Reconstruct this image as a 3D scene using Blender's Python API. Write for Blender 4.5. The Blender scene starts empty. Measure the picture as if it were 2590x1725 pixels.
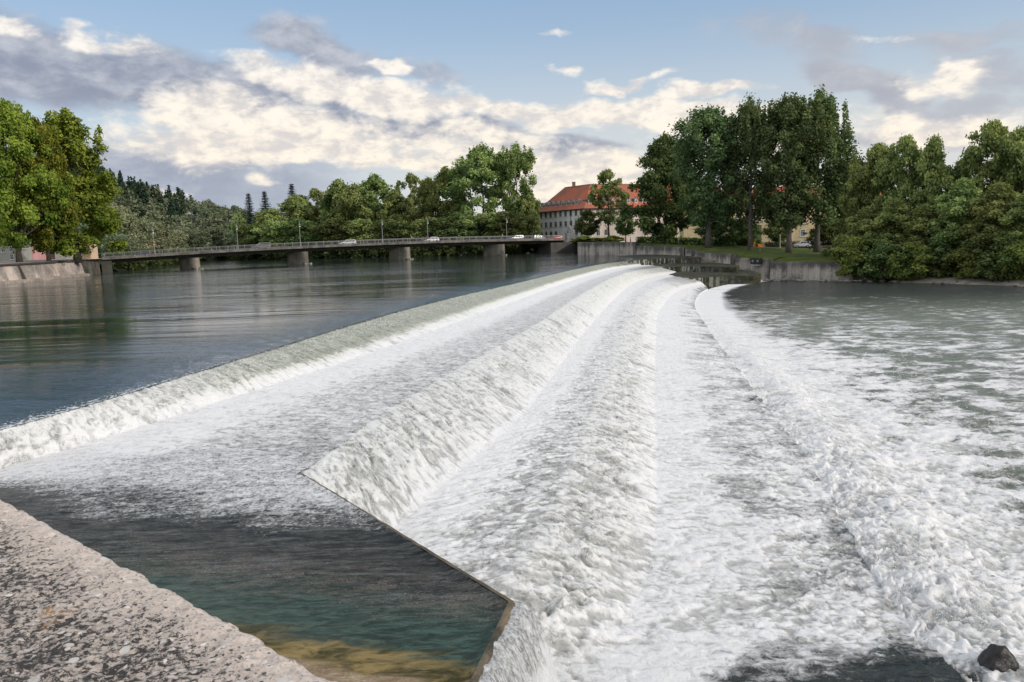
import bpy, math, random
import numpy as np
from mathutils import Matrix, Vector
from math import sin, cos, pi, radians, atan2, asin, sqrt

random.seed(7)
scene = bpy.context.scene
COL = scene.collection

# ------------------------------------------------------------------ camera
EYE = Vector((0, 0, 4.7))
FPX, PW, PH = 2000.0, 2590.0, 1725.0            # focal length and frame in photo pixels
PITCH, ROLL = math.atan(257.5 / FPX), radians(2.0)
ROT = Matrix.Rotation(pi/2 - PITCH, 3, 'X') @ Matrix.Rotation(-ROLL, 3, 'Z')
cam_d = bpy.data.cameras.new('camera'); cam = bpy.data.objects.new('camera', cam_d); COL.objects.link(cam)
cam.matrix_world = Matrix.Translation(EYE) @ ROT.to_4x4()
cam_d.sensor_width = 36.0; cam_d.lens = 36.0 * FPX / PW
cam_d.clip_start = 0.1; cam_d.clip_end = 9000
scene.camera = cam
K = 1.1                                          # survey sheet units -> photo pixels
def ray(x, y):
    return ROT @ Vector(((x*K - PW/2)/FPX, -(y*K - PH/2)/FPX, -1.0))
def at(x, y, Y):                                 # world point of a surveyed bearing at distance Y
    d = ray(x, y); return EYE + d * (Y / d.y)
def atz(x, y, z):
    d = ray(x, y); return EYE + d * ((z - EYE.z) / d.z)

scene.view_settings.view_transform = 'Standard'
scene.view_settings.look = 'None'
scene.view_settings.exposure = 0.0
scene.view_settings.gamma = 1.0
scene.cycles.max_bounces = 5; scene.cycles.diffuse_bounces = 3; scene.cycles.glossy_bounces = 3; scene.cycles.transmission_bounces = 3
scene.cycles.caustics_reflective = False; scene.cycles.caustics_refractive = False

# ------------------------------------------------------------------ node helpers
class NT:
    def __init__(s, tree): s.t = tree
    def n(s, typ, **kw):
        nd = s.t.nodes.new(typ)
        for k, v in kw.items():
            setattr(nd, k, v)
        return nd
    def link(s, a, b): s.t.links.new(a, b)
    def setin(s, sock, v):
        if isinstance(v, bpy.types.NodeSocket): s.link(v, sock)
        else: sock.default_value = v
    def math(s, op, a, b=None, c=None, clamp=False):
        nd = s.n('ShaderNodeMath', operation=op); nd.use_clamp = clamp
        s.setin(nd.inputs[0], a)
        if b is not None: s.setin(nd.inputs[1], b)
        if c is not None: s.setin(nd.inputs[2], c)
        return nd.outputs[0]
    def smooth(s, v, lo, hi, a=0.0, b=1.0):
        nd = s.n('ShaderNodeMapRange', interpolation_type='SMOOTHSTEP')
        s.setin(nd.inputs[0], v)
        for i, x in zip((1, 2, 3, 4), (lo, hi, a, b)): s.setin(nd.inputs[i], x)
        return nd.outputs[0]
    def lin(s, v, lo, hi, a=0.0, b=1.0):
        nd = s.n('ShaderNodeMapRange')
        s.setin(nd.inputs[0], v)
        for i, x in zip((1, 2, 3, 4), (lo, hi, a, b)): s.setin(nd.inputs[i], x)
        return nd.outputs[0]
    def mix(s, f, a, b, blend='MIX'):
        nd = s.n('ShaderNodeMix', data_type='RGBA', blend_type=blend)
        s.setin(nd.inputs[0], f)
        s.setin(nd.inputs[6], a if isinstance(a, bpy.types.NodeSocket) else (*a, 1)[:4])
        s.setin(nd.inputs[7], b if isinstance(b, bpy.types.NodeSocket) else (*b, 1)[:4])
        return nd.outputs[2]
    def noise(s, vec, scale, detail=4, rough=0.55, dist=0.0, dims='3D'):
        nd = s.n('ShaderNodeTexNoise', noise_dimensions=dims)
        if vec is not None: s.link(vec, nd.inputs['Vector'])
        nd.inputs['Scale'].default_value = scale; nd.inputs['Detail'].default_value = detail
        nd.inputs['Roughness'].default_value = rough; nd.inputs['Distortion'].default_value = dist
        return nd.outputs[0]
    def mapping(s, vec, loc=(0,0,0), rot=(0,0,0), scale=(1,1,1)):
        nd = s.n('ShaderNodeMapping'); s.link(vec, nd.inputs[0])
        nd.inputs[1].default_value = loc; nd.inputs[2].default_value = rot; nd.inputs[3].default_value = scale
        return nd.outputs[0]
    def attr(s, name):
        return s.n('ShaderNodeAttribute', attribute_name=name)
    def bump(s, h, strength=0.3, dist=0.1, normal=None):
        nd = s.n('ShaderNodeBump'); s.link(h, nd.inputs['Height'])
        s.setin(nd.inputs['Strength'], strength); nd.inputs['Distance'].default_value = dist
        if normal is not None: s.link(normal, nd.inputs['Normal'])
        return nd.outputs[0]

def new_mat(name):
    m = bpy.data.materials.new(name); m.use_nodes = True
    t = m.node_tree; t.nodes.clear()
    N = NT(t)
    out = N.n('ShaderNodeOutputMaterial'); bs = N.n('ShaderNodeBsdfPrincipled')
    t.links.new(bs.outputs[0], out.inputs[0])
    return m, N, bs, out

def pos(N): return N.n('ShaderNodeNewGeometry').outputs['Position']
def objc(N): return N.n('ShaderNodeTexCoord').outputs['Object']

def simple(name, col, rough=0.7, var=0.25, scale=1.5, metal=0.0, bump=0.0, spec=None):
    m, N, bs, out = new_mat(name)
    nz = N.noise(objc(N), scale, 5, 0.6)
    f = N.lin(nz, 0.3, 0.7)
    lo = tuple(c*(1-var) for c in col); hi = tuple(min(1, c*(1+var)) for c in col)
    N.link(N.mix(f, lo, hi), bs.inputs['Base Color'])
    bs.inputs['Roughness'].default_value = rough; bs.inputs['Metallic'].default_value = metal
    if spec is not None: bs.inputs['Specular IOR Level'].default_value = spec
    if bump: N.link(N.bump(nz, bump, 0.05), bs.inputs['Normal'])
    return m

# ------------------------------------------------------------------ object helpers
def setp(o, label=None, cat=None, group=None, kind=None):
    if label: o['label'] = label
    if cat: o['category'] = cat
    if group: o['group'] = group
    if kind: o['kind'] = kind
    return o
def empty(name, loc, rz=0, label=None, cat=None, group=None, scale=None):
    o = bpy.data.objects.new(name, None); COL.objects.link(o)
    o.location = loc; o.rotation_euler = (0, 0, rz); o.empty_display_size = 0.3
    if scale: o.scale = scale
    return setp(o, label, cat, group)

class MB:
    """collects boxes, prisms, tubes into one mesh"""
    def __init__(s): s.v = []; s.f = []; s.mi = []; s.cur = 0
    def poly(s, pts):
        b = len(s.v); s.v += [tuple(p) for p in pts]; s.f.append(tuple(range(b, b+len(pts)))); s.mi.append(s.cur)
    def add(s, vs, fs):
        b = len(s.v); s.v += [tuple(p) for p in vs]
        for f in fs: s.f.append(tuple(b+i for i in f)); s.mi.append(s.cur)
    def box(s, c, d, rz=0.0, taper=1.0):
        x, y, z = (k/2 for k in d); ca, sa = cos(rz), sin(rz)
        vs = []
        for (a, b_, e) in ((-1,-1,-1),(1,-1,-1),(1,1,-1),(-1,1,-1),(-1,-1,1),(1,-1,1),(1,1,1),(-1,1,1)):
            k = taper if e > 0 else 1
            px, py = a*x*k, b_*y*k
            vs.append((c[0]+px*ca-py*sa, c[1]+px*sa+py*ca, c[2]+e*z))
        s.add(vs, [(0,3,2,1),(4,5,6,7),(0,1,5,4),(1,2,6,5),(2,3,7,6),(3,0,4,7)])
    def prism(s, poly, z0, z1):
        n = len(poly); z0s = z0 if hasattr(z0, '__len__') else [z0]*n; z1s = z1 if hasattr(z1, '__len__') else [z1]*n
        vs = [(p[0], p[1], a) for p, a in zip(poly, z0s)] + [(p[0], p[1], a) for p, a in zip(poly, z1s)]
        fs = [tuple(range(n-1, -1, -1)), tuple(range(n, 2*n))]
        fs += [(i, (i+1) % n, n+(i+1) % n, n+i) for i in range(n)]
        s.add(vs, fs)
    def tube(s, pts, rs, n=7, cap=True):
        pts = [Vector(p) for p in pts]; b = len(s.v); m = len(pts)
        if not hasattr(rs, '__len__'): rs = [rs]*m
        for i, p in enumerate(pts):
            d = (pts[min(i+1, m-1)] - pts[max(i-1, 0)]); d = d.normalized() if d.length > 1e-9 else Vector((0,0,1))
            a = d.cross(Vector((1,0,0)) if abs(d.x) < 0.8 else Vector((0,1,0))).normalized(); c = d.cross(a)
            for k in range(n):
                q = p + (a*cos(2*pi*k/n) + c*sin(2*pi*k/n))*rs[i]; s.v.append(tuple(q))
        for i in range(m-1):
            for k in range(n):
                s.f.append((b+i*n+k, b+i*n+(k+1) % n, b+(i+1)*n+(k+1) % n, b+(i+1)*n+k)); s.mi.append(s.cur)
        if cap:
            s.f.append(tuple(b+k for k in range(n-1, -1, -1))); s.mi.append(s.cur)
            s.f.append(tuple(b+(m-1)*n+k for k in range(n))); s.mi.append(s.cur)
    def mesh(s, name, mats, smooth=False):
        me = bpy.data.meshes.new(name); me.from_pydata(s.v, [], s.f)
        for m in (mats if isinstance(mats, (list, tuple)) else [mats]): me.materials.append(m)
        if any(s.mi): me.polygons.foreach_set('material_index', s.mi)
        if smooth: me.polygons.foreach_set('use_smooth', [True]*len(me.polygons))
        me.update(); return me
    def build(s, name, mats, parent=None, smooth=False, bevel=0.0):
        o = bpy.data.objects.new(name, s.mesh(name, mats, smooth)); COL.objects.link(o)
        if parent: o.parent = parent
        if bevel:
            b = o.modifiers.new('bevel', 'BEVEL'); b.width = bevel; b.segments = 2; b.limit_method = 'ANGLE'
        return o

def put(name, me, parent=None, loc=None):
    o = bpy.data.objects.new(name, me); COL.objects.link(o)
    if parent: o.parent = parent
    if loc: o.location = loc
    return o
def copy_tree(o, parent=None):
    c = o.copy(); COL.objects.link(c); c.parent = parent
    for ch in list(o.children): copy_tree(ch, c)
    return c

# ------------------------------------------------------------------ numpy noise
_rng = np.random.RandomState(11)
PERM = _rng.permutation(512).astype(np.int64); PERM = np.concatenate([PERM, PERM, PERM])
_ga = _rng.rand(512)*2*np.pi; GX, GY = np.cos(_ga), np.sin(_ga)
def perlin(x, y, seed=0):
    x = np.asarray(x, float) + seed*17.13; y = np.asarray(y, float) + seed*31.71
    xi = np.floor(x).astype(np.int64); yi = np.floor(y).astype(np.int64); xf = x-xi; yf = y-yi
    u = xf*xf*xf*(xf*(xf*6-15)+10); v = yf*yf*yf*(yf*(yf*6-15)+10)
    def g(ix, iy, dx, dy):
        h = PERM[(PERM[ix & 511] + iy) & 511]
        return GX[h]*dx + GY[h]*dy
    a = g(xi, yi, xf, yf); b = g(xi+1, yi, xf-1, yf); c = g(xi, yi+1, xf, yf-1); d = g(xi+1, yi+1, xf-1, yf-1)
    return ((a + u*(b-a)) + v*((c + u*(d-c)) - (a + u*(b-a))))*1.45
def fbm(x, y, octs=5, seed=0, gain=0.5):
    r = np.zeros(np.shape(x)); a = 1.0; f = 1.0
    for i in range(octs):
        r += a*perlin(x*f, y*f, seed+i*3); a *= gain; f *= 2.03
    return r
def billow(x, y, seed=0, octs=5, gain=0.55, wl0=1.0, dist=None):
    """puffy lumps (0..1) with dark creases; octaves finer than the mesh spacing at 'dist' fade out"""
    r = np.zeros(np.shape(x)); tot = 0.0; a = 1.0; f = 1.0
    for i in range(octs):
        n = np.abs(perlin(x*f + 0.35*r, y*f - 0.35*r, seed+i*5))
        n = np.clip(np.sqrt(n*n+0.008)*1.3, 0, 1)**0.72
        w = 1.0
        if dist is not None: w = np.clip((wl0/f)/(0.006*dist) - 0.6, 0, 1)
        r += a*((n-0.62)*w + 0.62); tot += a; a *= gain; f *= 2.1
    return r/tot
def sstep(x, a, b):
    t = np.clip((np.asarray(x, float)-a)/(b-a), 0, 1); return t*t*(3-2*t)

def grid_mesh(name, P, mat, attrs=None, smooth=True):
    """P: (n, m, 3) array -> quad grid mesh with float point attributes"""
    n, m, _ = P.shape
    me = bpy.data.meshes.new(name)
    idx = np.arange(n*m).reshape(n, m)
    q = np.stack([idx[:-1, :-1], idx[1:, :-1], idx[1:, 1:], idx[:-1, 1:]], -1).reshape(-1, 4)
    # make quads face up on the whole
    p = P.reshape(-1, 3); e1 = p[q[:, 1]]-p[q[:, 0]]; e2 = p[q[:, 3]]-p[q[:, 0]]
    if np.mean(np.cross(e1, e2)[:, 2]) < 0: q = q[:, ::-1]
    me.vertices.add(n*m); me.vertices.foreach_set('co', p.astype(np.float32).ravel())
    me.loops.add(q.size); me.loops.foreach_set('vertex_index', q.astype(np.int32).ravel())
    me.polygons.add(len(q)); me.polygons.foreach_set('loop_start', np.arange(0, q.size, 4, dtype=np.int32))
    me.update(calc_edges=True)
    if smooth: me.polygons.foreach_set('use_smooth', np.ones(len(q), dtype=bool))
    for k, a in (attrs or {}).items():
        at_ = me.attributes.new(k, 'FLOAT', 'POINT'); at_.data.foreach_set('value', np.asarray(a, np.float32).ravel())
    me.materials.append(mat); me.validate(); me.update()
    o = bpy.data.objects.new(name, me); COL.objects.link(o); return o

# ================================================================== SKY AND SUN
SUN_EL, SUN_AZ = radians(27), radians(122)       # azimuth from +Y towards +X
def build_world():
    w = bpy.data.worlds.new('World'); scene.world = w; w.use_nodes = True
    t = w.node_tree; t.nodes.clear(); N = NT(t)
    out = N.n('ShaderNodeOutputWorld')
    sky = N.n('ShaderNodeTexSky', sky_type='NISHITA'); sky.sun_disc = False
    sky.sun_elevation = SUN_EL; sky.sun_rotation = SUN_AZ
    sky.air_density = 1.0; sky.dust_density = 1.2; sky.ozone_density = 1.6
    bg = N.n('ShaderNodeBackground'); N.link(sky.outputs[0], bg.inputs[0]); bg.inputs[1].default_value = SKY_STR
    d = N.n('ShaderNodeTexCoord').outputs['Generated']
    sep = N.n('ShaderNodeSeparateXYZ'); N.link(d, sep.inputs[0])
    az = N.math('ARCTAN2', sep.outputs[0], sep.outputs[1]); el = N.math('ARCSINE', sep.outputs[2])
    cmb = N.n('ShaderNodeCombineXYZ'); N.link(az, cmb.inputs[0]); N.link(el, cmb.inputs[1]); uv = cmb.outputs[0]
    # turbulence: stretched horizontally
    uvs = N.mapping(uv, scale=(1.0, 1.9, 1.0))
    n1 = N.noise(uvs, 7.0, 6, 0.58, 0.15)
    n2 = N.noise(N.mapping(uvs, loc=(3.1, 1.7, 0)), 22.0, 6, 0.60, 0.25)
    wn = N.n('ShaderNodeTexNoise'); N.link(uvs, wn.inputs['Vector']); wn.inputs['Scale'].default_value = 9; wn.inputs['Detail'].default_value = 4
    wv = N.n('ShaderNodeVectorMath', operation='SUBTRACT'); N.link(wn.outputs['Color'], wv.inputs[0]); wv.inputs[1].default_value = (0.5, 0.5, 0.5)
    ws = N.n('ShaderNodeVectorMath', operation='MULTIPLY'); N.link(wv.outputs[0], ws.inputs[0]); ws.inputs[1].default_value = (0.12, 0.07, 0)
    wa = N.n('ShaderNodeVectorMath', operation='ADD'); N.link(uv, wa.inputs[0]); N.link(ws.outputs[0], wa.inputs[1]); uw = wa.outputs[0]
    def ang(x, y):
        r = ray(x, y).normalized(); return atan2(r.x, r.y), asin(r.z)
    def blobs(lst):
        acc = None
        for (x, y, rx, ry, rot, wgt) in lst:
            u, v = ang(x, y); ru, rv = rx*K/FPX, ry*K/FPX
            nd = N.n('ShaderNodeMapping', vector_type='TEXTURE'); N.link(uw, nd.inputs[0])
            nd.inputs[1].default_value = (u, v, 0); nd.inputs[2].default_value = (0, 0, radians(-rot)); nd.inputs[3].default_value = (ru, rv, 1)
            ln = N.n('ShaderNodeVectorMath', operation='LENGTH'); N.link(nd.outputs[0], ln.inputs[0])
            b = N.smooth(ln.outputs[1], 1.6, 0.2, 0.0, wgt)
            acc = b if acc is None else N.math('MAXIMUM', acc, b)
        return acc
    grey = blobs([(40,130,360,95,5,1),(330,175,330,78,9,1),(640,225,330,62,10,1),(940,285,300,44,8,1),(1230,328,260,32,3,.95),
                  (740,110,200,52,14,.85),(965,150,120,34,12,.6),(400,425,380,95,2,1),(700,395,200,26,2,.6),
                  (1790,40,190,52,8,.62),(1890,100,140,50,20,.72),(1960,185,130,48,26,1),(2070,242,90,36,22,1),
                  (2230,100,190,36,10,.66),(2310,160,120,50,10,.68),(2200,235,180,36,3,.7),(2060,325,150,30,3,.8),(1180,415,300,26,-2,.5)])
    white = blobs([(20,42,60,18,5,.85),(230,72,110,20,14,.75),(640,168,150,36,12,.9),(770,185,140,38,10,1),(915,148,36,22,0,1),
                   (920,225,170,42,10,1),(1040,222,120,40,10,1),(1150,245,130,36,8,.95),
                   (600,285,270,72,6,1),(450,255,160,44,8,.65),(760,335,280,56,4,1),(920,372,240,34,2,.95),
                   (1260,262,200,36,0,.95),(1420,248,180,38,0,1),(1560,265,160,34,0,.95),(1640,208,130,20,2,.9),
                   (1130,365,220,34,2,.85),(1340,375,260,48,0,.95),(1430,185,130,14,-3,.8),(1300,172,50,11,0,.75),(1270,82,70,11,-6,.65),
                   (2150,185,100,28,8,.7),(2230,162,70,22,10,.9),(2080,190,46,20,0,.7),(2150,292,190,46,0,1),(1990,262,90,30,0,.6),(2020,98,60,10,0,.5),
                   (390,432,80,13,6,.6),(610,425,34,15,0,.55),(1720,330,320,70,0,.8),(1010,325,400,56,6,.72),(1340,430,280,44,0,.85),(520,335,260,56,4,.9)])
    t1 = N.math('MULTIPLY_ADD', n1, 1.6, -0.80); t2 = N.math('MULTIPLY_ADD', n2, 1.7, -0.85)
    gm = N.smooth(N.math('ADD', grey, N.math('MULTIPLY_ADD', t1, 0.55, N.math('MULTIPLY', t2, 0.30))), 0.32, 0.80)
    wm = N.smooth(N.math('ADD', white, N.math('MULTIPLY_ADD', t2, 0.62, N.math('MULTIPLY', t1, 0.60))), 0.30, 0.86)
    # rest of the dome: broken bright cloud, added unseen to lift the ambient
    outside = N.math('MAXIMUM', N.smooth(N.math('ABSOLUTE', az), 0.72, 1.0), N.smooth(el, 0.42, 0.62))
    fill_cloud = N.math('MULTIPLY', N.smooth(n1, 0.34, 0.56), outside)
    haze = N.smooth(el, 0.26, -0.02, 0.0, 0.8)
    shade = N.smooth(N.math('ADD', n2, N.math('MULTIPLY', t1, 0.5)), 0.3, 0.75)
    n3 = N.noise(N.mapping(uvs, loc=(7.7, 4.1, 0)), 48.0, 5, 0.62, 0.3)
    gcol = N.mix(shade, (0.285, 0.315, 0.41), (0.56, 0.585, 0.645)); gcol = N.mix(N.smooth(az, 0.05, 0.30, 0, 0.6), gcol, (0.53, 0.54, 0.58))
    leftlow = N.math('MULTIPLY', N.smooth(el, 0.17, 0.03), N.smooth(az, -0.02, -0.30))
    gcol = N.mix(N.math('MULTIPLY', leftlow, 0.75), gcol, (0.43, 0.47, 0.565))
    hcol = N.mix(N.smooth(az, -0.38, 0.02), (0.52, 0.58, 0.67), (0.80, 0.77, 0.73))
    wcol = N.mix(N.smooth(el, 0.32, 0.05), (1.0, 0.97, 0.93), (1.05, 0.95, 0.80))
    wcol = N.mix(N.smooth(N.math('MULTIPLY_ADD', n3, 0.5, N.math('MULTIPLY', n2, 0.8)), 0.76, 0.50, 0, 0.75), wcol, (0.62, 0.60, 0.62))
    gradient = N.mix(N.smooth(el, 0.05, 0.42), (0.74, 0.84, 0.92), (0.29, 0.52, 0.84))
    def bgs(c, s=1.0):
        b = N.n('ShaderNodeBackground'); N.link(c, b.inputs[0]); b.inputs[1].default_value = s; return b.outputs[0]
    def mixs(f, a, b):
        m = N.n('ShaderNodeMixShader'); N.setin(m.inputs[0], f); N.link(a, m.inputs[1]); N.link(b, m.inputs[2]); return m.outputs[0]
    s = mixs(0.55, bg.outputs[0], bgs(gradient))          # clear air with thin high veil
    s = mixs(haze, s, bgs(hcol))
    s = mixs(N.math('MULTIPLY', gm, 0.93), s, bgs(gcol))
    s = mixs(wm, s, bgs(wcol))
    s = mixs(fill_cloud, s, bgs(N.mix(shade, (0.72, 0.71, 0.70), (1.14, 1.12, 1.09))))
    N.link(s, out.inputs[0])
SKY_STR = 0.10
build_world()
sd = bpy.data.lights.new('sun', 'SUN'); sun = bpy.data.objects.new('sun', sd); COL.objects.link(sun)
sd.energy = 2.0; sd.angle = radians(1.0); sd.color = (1.0, 0.90, 0.79)
sdir = Vector((sin(SUN_AZ)*cos(SUN_EL), cos(SUN_AZ)*cos(SUN_EL), sin(SUN_EL)))
sun.rotation_euler = sdir.to_track_quat('Z', 'Y').to_euler(); sun.location = (60, -20, 80)

# ================================================================== WATER
C1 = [(-17.0,13.0),(-15.6,18.6),(-14.6,22),(-13.8,25.3),(-13.0,30.1),(-11.9,36.4),(-10.3,46.2),(-8.2,57.2),(-5.0,70),(1.4,91),(8.2,116.2),(17.2,143),(23.8,155.5),(30,163),(38,170)]
F1 = [(-16.1,13.0),(-14.9,18.0),(-14.1,21.4),(-13.2,23.9),(-12.0,27.3),(-10.5,32.3),(-8.3,39.4),(-5.1,51.8),(-0.9,68.8),(7.1,102),(17.6,138),(25.2,153.5),(31,160),(39,167)]
C2 = [(-6.3,16),(-5.5,19.6),(-4.8,25.5),(-3.8,30.6),(-1.7,39.4),(2.0,55),(6.7,78.4),(13.6,108.8),(20.6,132),(27.1,142.1),(33,148),(40,154)]
F2 = [(-6.4,6),(-5.0,10),(-4.0,14.5),(-3.1,18.4),(-2.3,21.3),(-1.2,25),(0.3,30.2),(1.9,38.6),(5.0,55.6),(9.9,79.9),(17.2,113),(23,130),(28,139),(34,145),(41,151)]
C3 = [(-2.6,6),(-1.6,11),(-0.6,14.7),(0.6,18.7),(1.7,23.9),(2.9,30.5),(4.8,40.6),(8.5,60.2),(14.7,90),(22,114.5),(27.5,124),(32,130),(40,137)]
F3 = [(-0.6,6),(0.7,11),(1.8,14.4),(3.1,17.7),(4.1,22.3),(5.4,29.9),(8.1,44.7),(14.3,77.4),(22,106),(28.5,120),(33,127),(41,134)]
C4 = [(6.8,6),(7.3,11),(7.7,15),(8.2,17.7),(9.0,21.2),(10.3,27.4),(11.4,34.5),(13.3,46.4),(15.6,60.8),(20.2,87.6),(27.5,113),(34,124),(42,132)]
DD = [(16,2),(24,8),(30,15),(40,30),(52,45),(66,66),(80,90),(92,112),(108,130)]
def smooth_curve(pts):
    p = np.array(pts, float); y = np.linspace(p[0,1], p[-1,1], 900); x = np.interp(y, p[:,1], p[:,0])
    # smooth in log distance so that near bends stay crisp
    ly = np.log(y); g = np.linspace(ly[0], ly[-1], 900); xs = np.interp(g, ly, x)
    k = np.ones(61)/61; xp = np.concatenate([xs[0]+(xs[0]-xs[1:31][::-1]), xs, xs[-1]+(xs[-1]-xs[-31:-1][::-1])])
    xs = np.convolve(xp, k, 'valid'); return np.exp(g), xs
CUR = {}
for nm, pts, y0, y1 in (('C1',C1,22,155),('F1',F1,21.4,153),('C2',C2,19.6,142),('F2',F2,16.4,139),('C3',C3,18.2,124),('F3',F3,17.6,119.5),('C4',C4,17.5,112),('DD',DD,14,95)):
    gy, gx = smooth_curve(pts); CUR[nm] = (gy, gx, y0, y1)
def curve(nm, s):
    gy, gx, y0, y1 = CUR[nm]; Y = y0*(y1/y0)**s
    return np.stack([np.interp(Y, gy, gx), Y], -1)

def water_mats():
    # ---- river surface of the upper pool
    m, N, bs, out = new_mat('river_water')
    p = pos(N); chop = N.attr('chop').outputs['Fac']; foam = N.attr('foam').outputs['Fac']
    sp = N.n('ShaderNodeSeparateXYZ'); N.link(p, sp.inputs[0])
    big = N.noise(N.mapping(p, rot=(0,0,radians(-18)), scale=(0.05,0.22,0.1)), 1.0, 4, 0.55, 0.6)
    mid = N.noise(N.mapping(p, rot=(0,0,radians(-10)), scale=(0.28,0.95,0.5)), 1.0, 5, 0.6, 0.3)
    fine = N.noise(N.mapping(p, scale=(2.6,4.2,2)), 1.0, 5, 0.62, 0.3)
    patch = N.smooth(N.noise(N.mapping(p, rot=(0,0,radians(-15)), scale=(0.02,0.07,0.1)), 1.0, 3, 0.5, 1.2), 0.40, 0.62)
    h = N.math('MULTIPLY', big, 0.34)
    h = N.math('MULTIPLY_ADD', mid, N.math('MULTIPLY_ADD', N.smooth(sp.outputs[1], 40, 130), 0.26, N.math('MULTIPLY_ADD', patch, 0.42, 0.018)), h)
    h = N.math('MULTIPLY_ADD', fine, N.math('MULTIPLY_ADD', N.math('MAXIMUM', N.math('SUBTRACT', chop, 0.27), 0.0), 0.26, N.math('MULTIPLY_ADD', patch, 0.035, 0.005)), h)
    N.link(N.bump(h, 0.42, 0.5), bs.inputs['Normal'])
    speck = N.noise(N.mapping(p, scale=(9,9,9)), 1.0, 3, 0.7)
    fm = N.smooth(N.math('ADD', N.math('MULTIPLY', foam, 0.55), speck), 0.86, 0.98)
    deep = N.mix(N.smooth(sp.outputs[1], 40, 190), (0.014,0.032,0.052), (0.030,0.044,0.038))
    N.link(N.mix(fm, deep, (0.75,0.78,0.78)), bs.inputs['Base Color'])
    N.link(N.math('MULTIPLY_ADD', fm, 0.5, 0.05), bs.inputs['Roughness']); bs.inputs['IOR'].default_value = 1.52
    river = m
    # ---- white water
    m, N, bs, out = new_mat('white_water')
    p = pos(N); foam = N.attr('foam').outputs['Fac']; green = N.attr('green').outputs['Fac']; crease = N.attr('crease').outputs['Fac']
    fl = N.attr('along').outputs['Fac']; fa = N.attr('across').outputs['Fac']
    cb = N.n('ShaderNodeCombineXYZ'); N.link(fl, cb.inputs[0]); N.link(fa, cb.inputs[1]); q = cb.outputs[0]
    streak = N.noise(N.mapping(q, scale=(2.2,0.9,1)), 1.0, 6, 0.65, 0.8)
    lace = N.noise(N.mapping(p, scale=(3.6,3.6,3.0)), 1.0, 6, 0.66, 0.9)
    flow = N.noise(N.mapping(q, scale=(3.8,0.9,1)), 1.0, 5, 0.60, 0.8)
    grain = N.noise(N.mapping(p, scale=(17,17,17)), 1.0, 4, 0.7)
    rgh = N.attr('rough').outputs['Fac']
    dens = N.math('MULTIPLY_ADD', streak, 0.50, -0.25)
    dens = N.math('ADD', dens, N.math('MULTIPLY_ADD', lace, 1.15, -0.575))
    dens = N.math('ADD', dens, N.math('MULTIPLY_ADD', flow, 0.40, -0.20))
    dens = N.math('ADD', dens, N.math('MULTIPLY_ADD', grain, 0.42, -0.21))
    dens = N.math('ADD', foam, N.math('MULTIPLY', dens, rgh))
    fleck = N.noise(N.mapping(p, rot=(0,0,radians(20)), scale=(1.3,2.8,1)), 1.0, 7, 0.70, 0.9); farf = N.attr('far').outputs['Fac']
    dens = N.math('ADD', dens, N.math('MULTIPLY', farf, N.math('MULTIPLY_ADD', fleck, 2.0, -0.95)))
    fm = N.smooth(dens, 0.26, 0.82)
    dark = N.mix(green, (0.035,0.042,0.040), (0.24,0.26,0.195))
    dark = N.mix(N.smooth(N.attr('far').outputs['Fac'], 0.0, 1.0), dark, (0.19,0.21,0.17))
    white = N.mix(green, (0.81,0.81,0.815), (0.63,0.645,0.54))
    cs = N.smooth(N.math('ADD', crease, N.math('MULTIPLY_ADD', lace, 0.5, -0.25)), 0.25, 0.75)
    white = N.mix(cs, N.mix(0.58, white, (0.22,0.225,0.20)), white)  # creases painted darker grey-green: thinner foam plus added hollow shade
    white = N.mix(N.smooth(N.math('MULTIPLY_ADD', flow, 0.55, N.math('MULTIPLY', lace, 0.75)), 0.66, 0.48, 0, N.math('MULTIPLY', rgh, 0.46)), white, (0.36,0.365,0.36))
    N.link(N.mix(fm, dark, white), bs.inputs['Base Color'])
    N.link(N.math('MAXIMUM', N.lin(fm, 0, 1, 0.14, 0.7), N.math('MULTIPLY', farf, 0.30)), bs.inputs['Roughness']); N.link(N.lin(fm, 0, 1, 0.5, 0.12), bs.inputs['Specular IOR Level']); bs.inputs['IOR'].default_value = 1.33
    hh = N.math('MULTIPLY_ADD', grain, 0.22, N.math('MULTIPLY_ADD', flow, 0.15, N.math('MULTIPLY', lace, 0.9)))
    swell = N.noise(N.mapping(p, rot=(0,0,radians(24)), scale=(0.55,1.5,1)), 1.0, 5, 0.6, 0.6)
    hh = N.math('ADD', hh, N.math('MULTIPLY', N.math('MULTIPLY', swell, 11.0), N.math('SUBTRACT', 1.0, fm)))
    N.link(N.bump(hh, 0.55, 0.13), bs.inputs['Normal'])
    bs.inputs['Subsurface Weight'].default_value = 0.55; bs.inputs['Subsurface Radius'].default_value = (1.0, 1.0, 0.9); bs.inputs['Subsurface Scale'].default_value = 0.07
    return river, m
M_RIVER, M_WHITE = water_mats()

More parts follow.
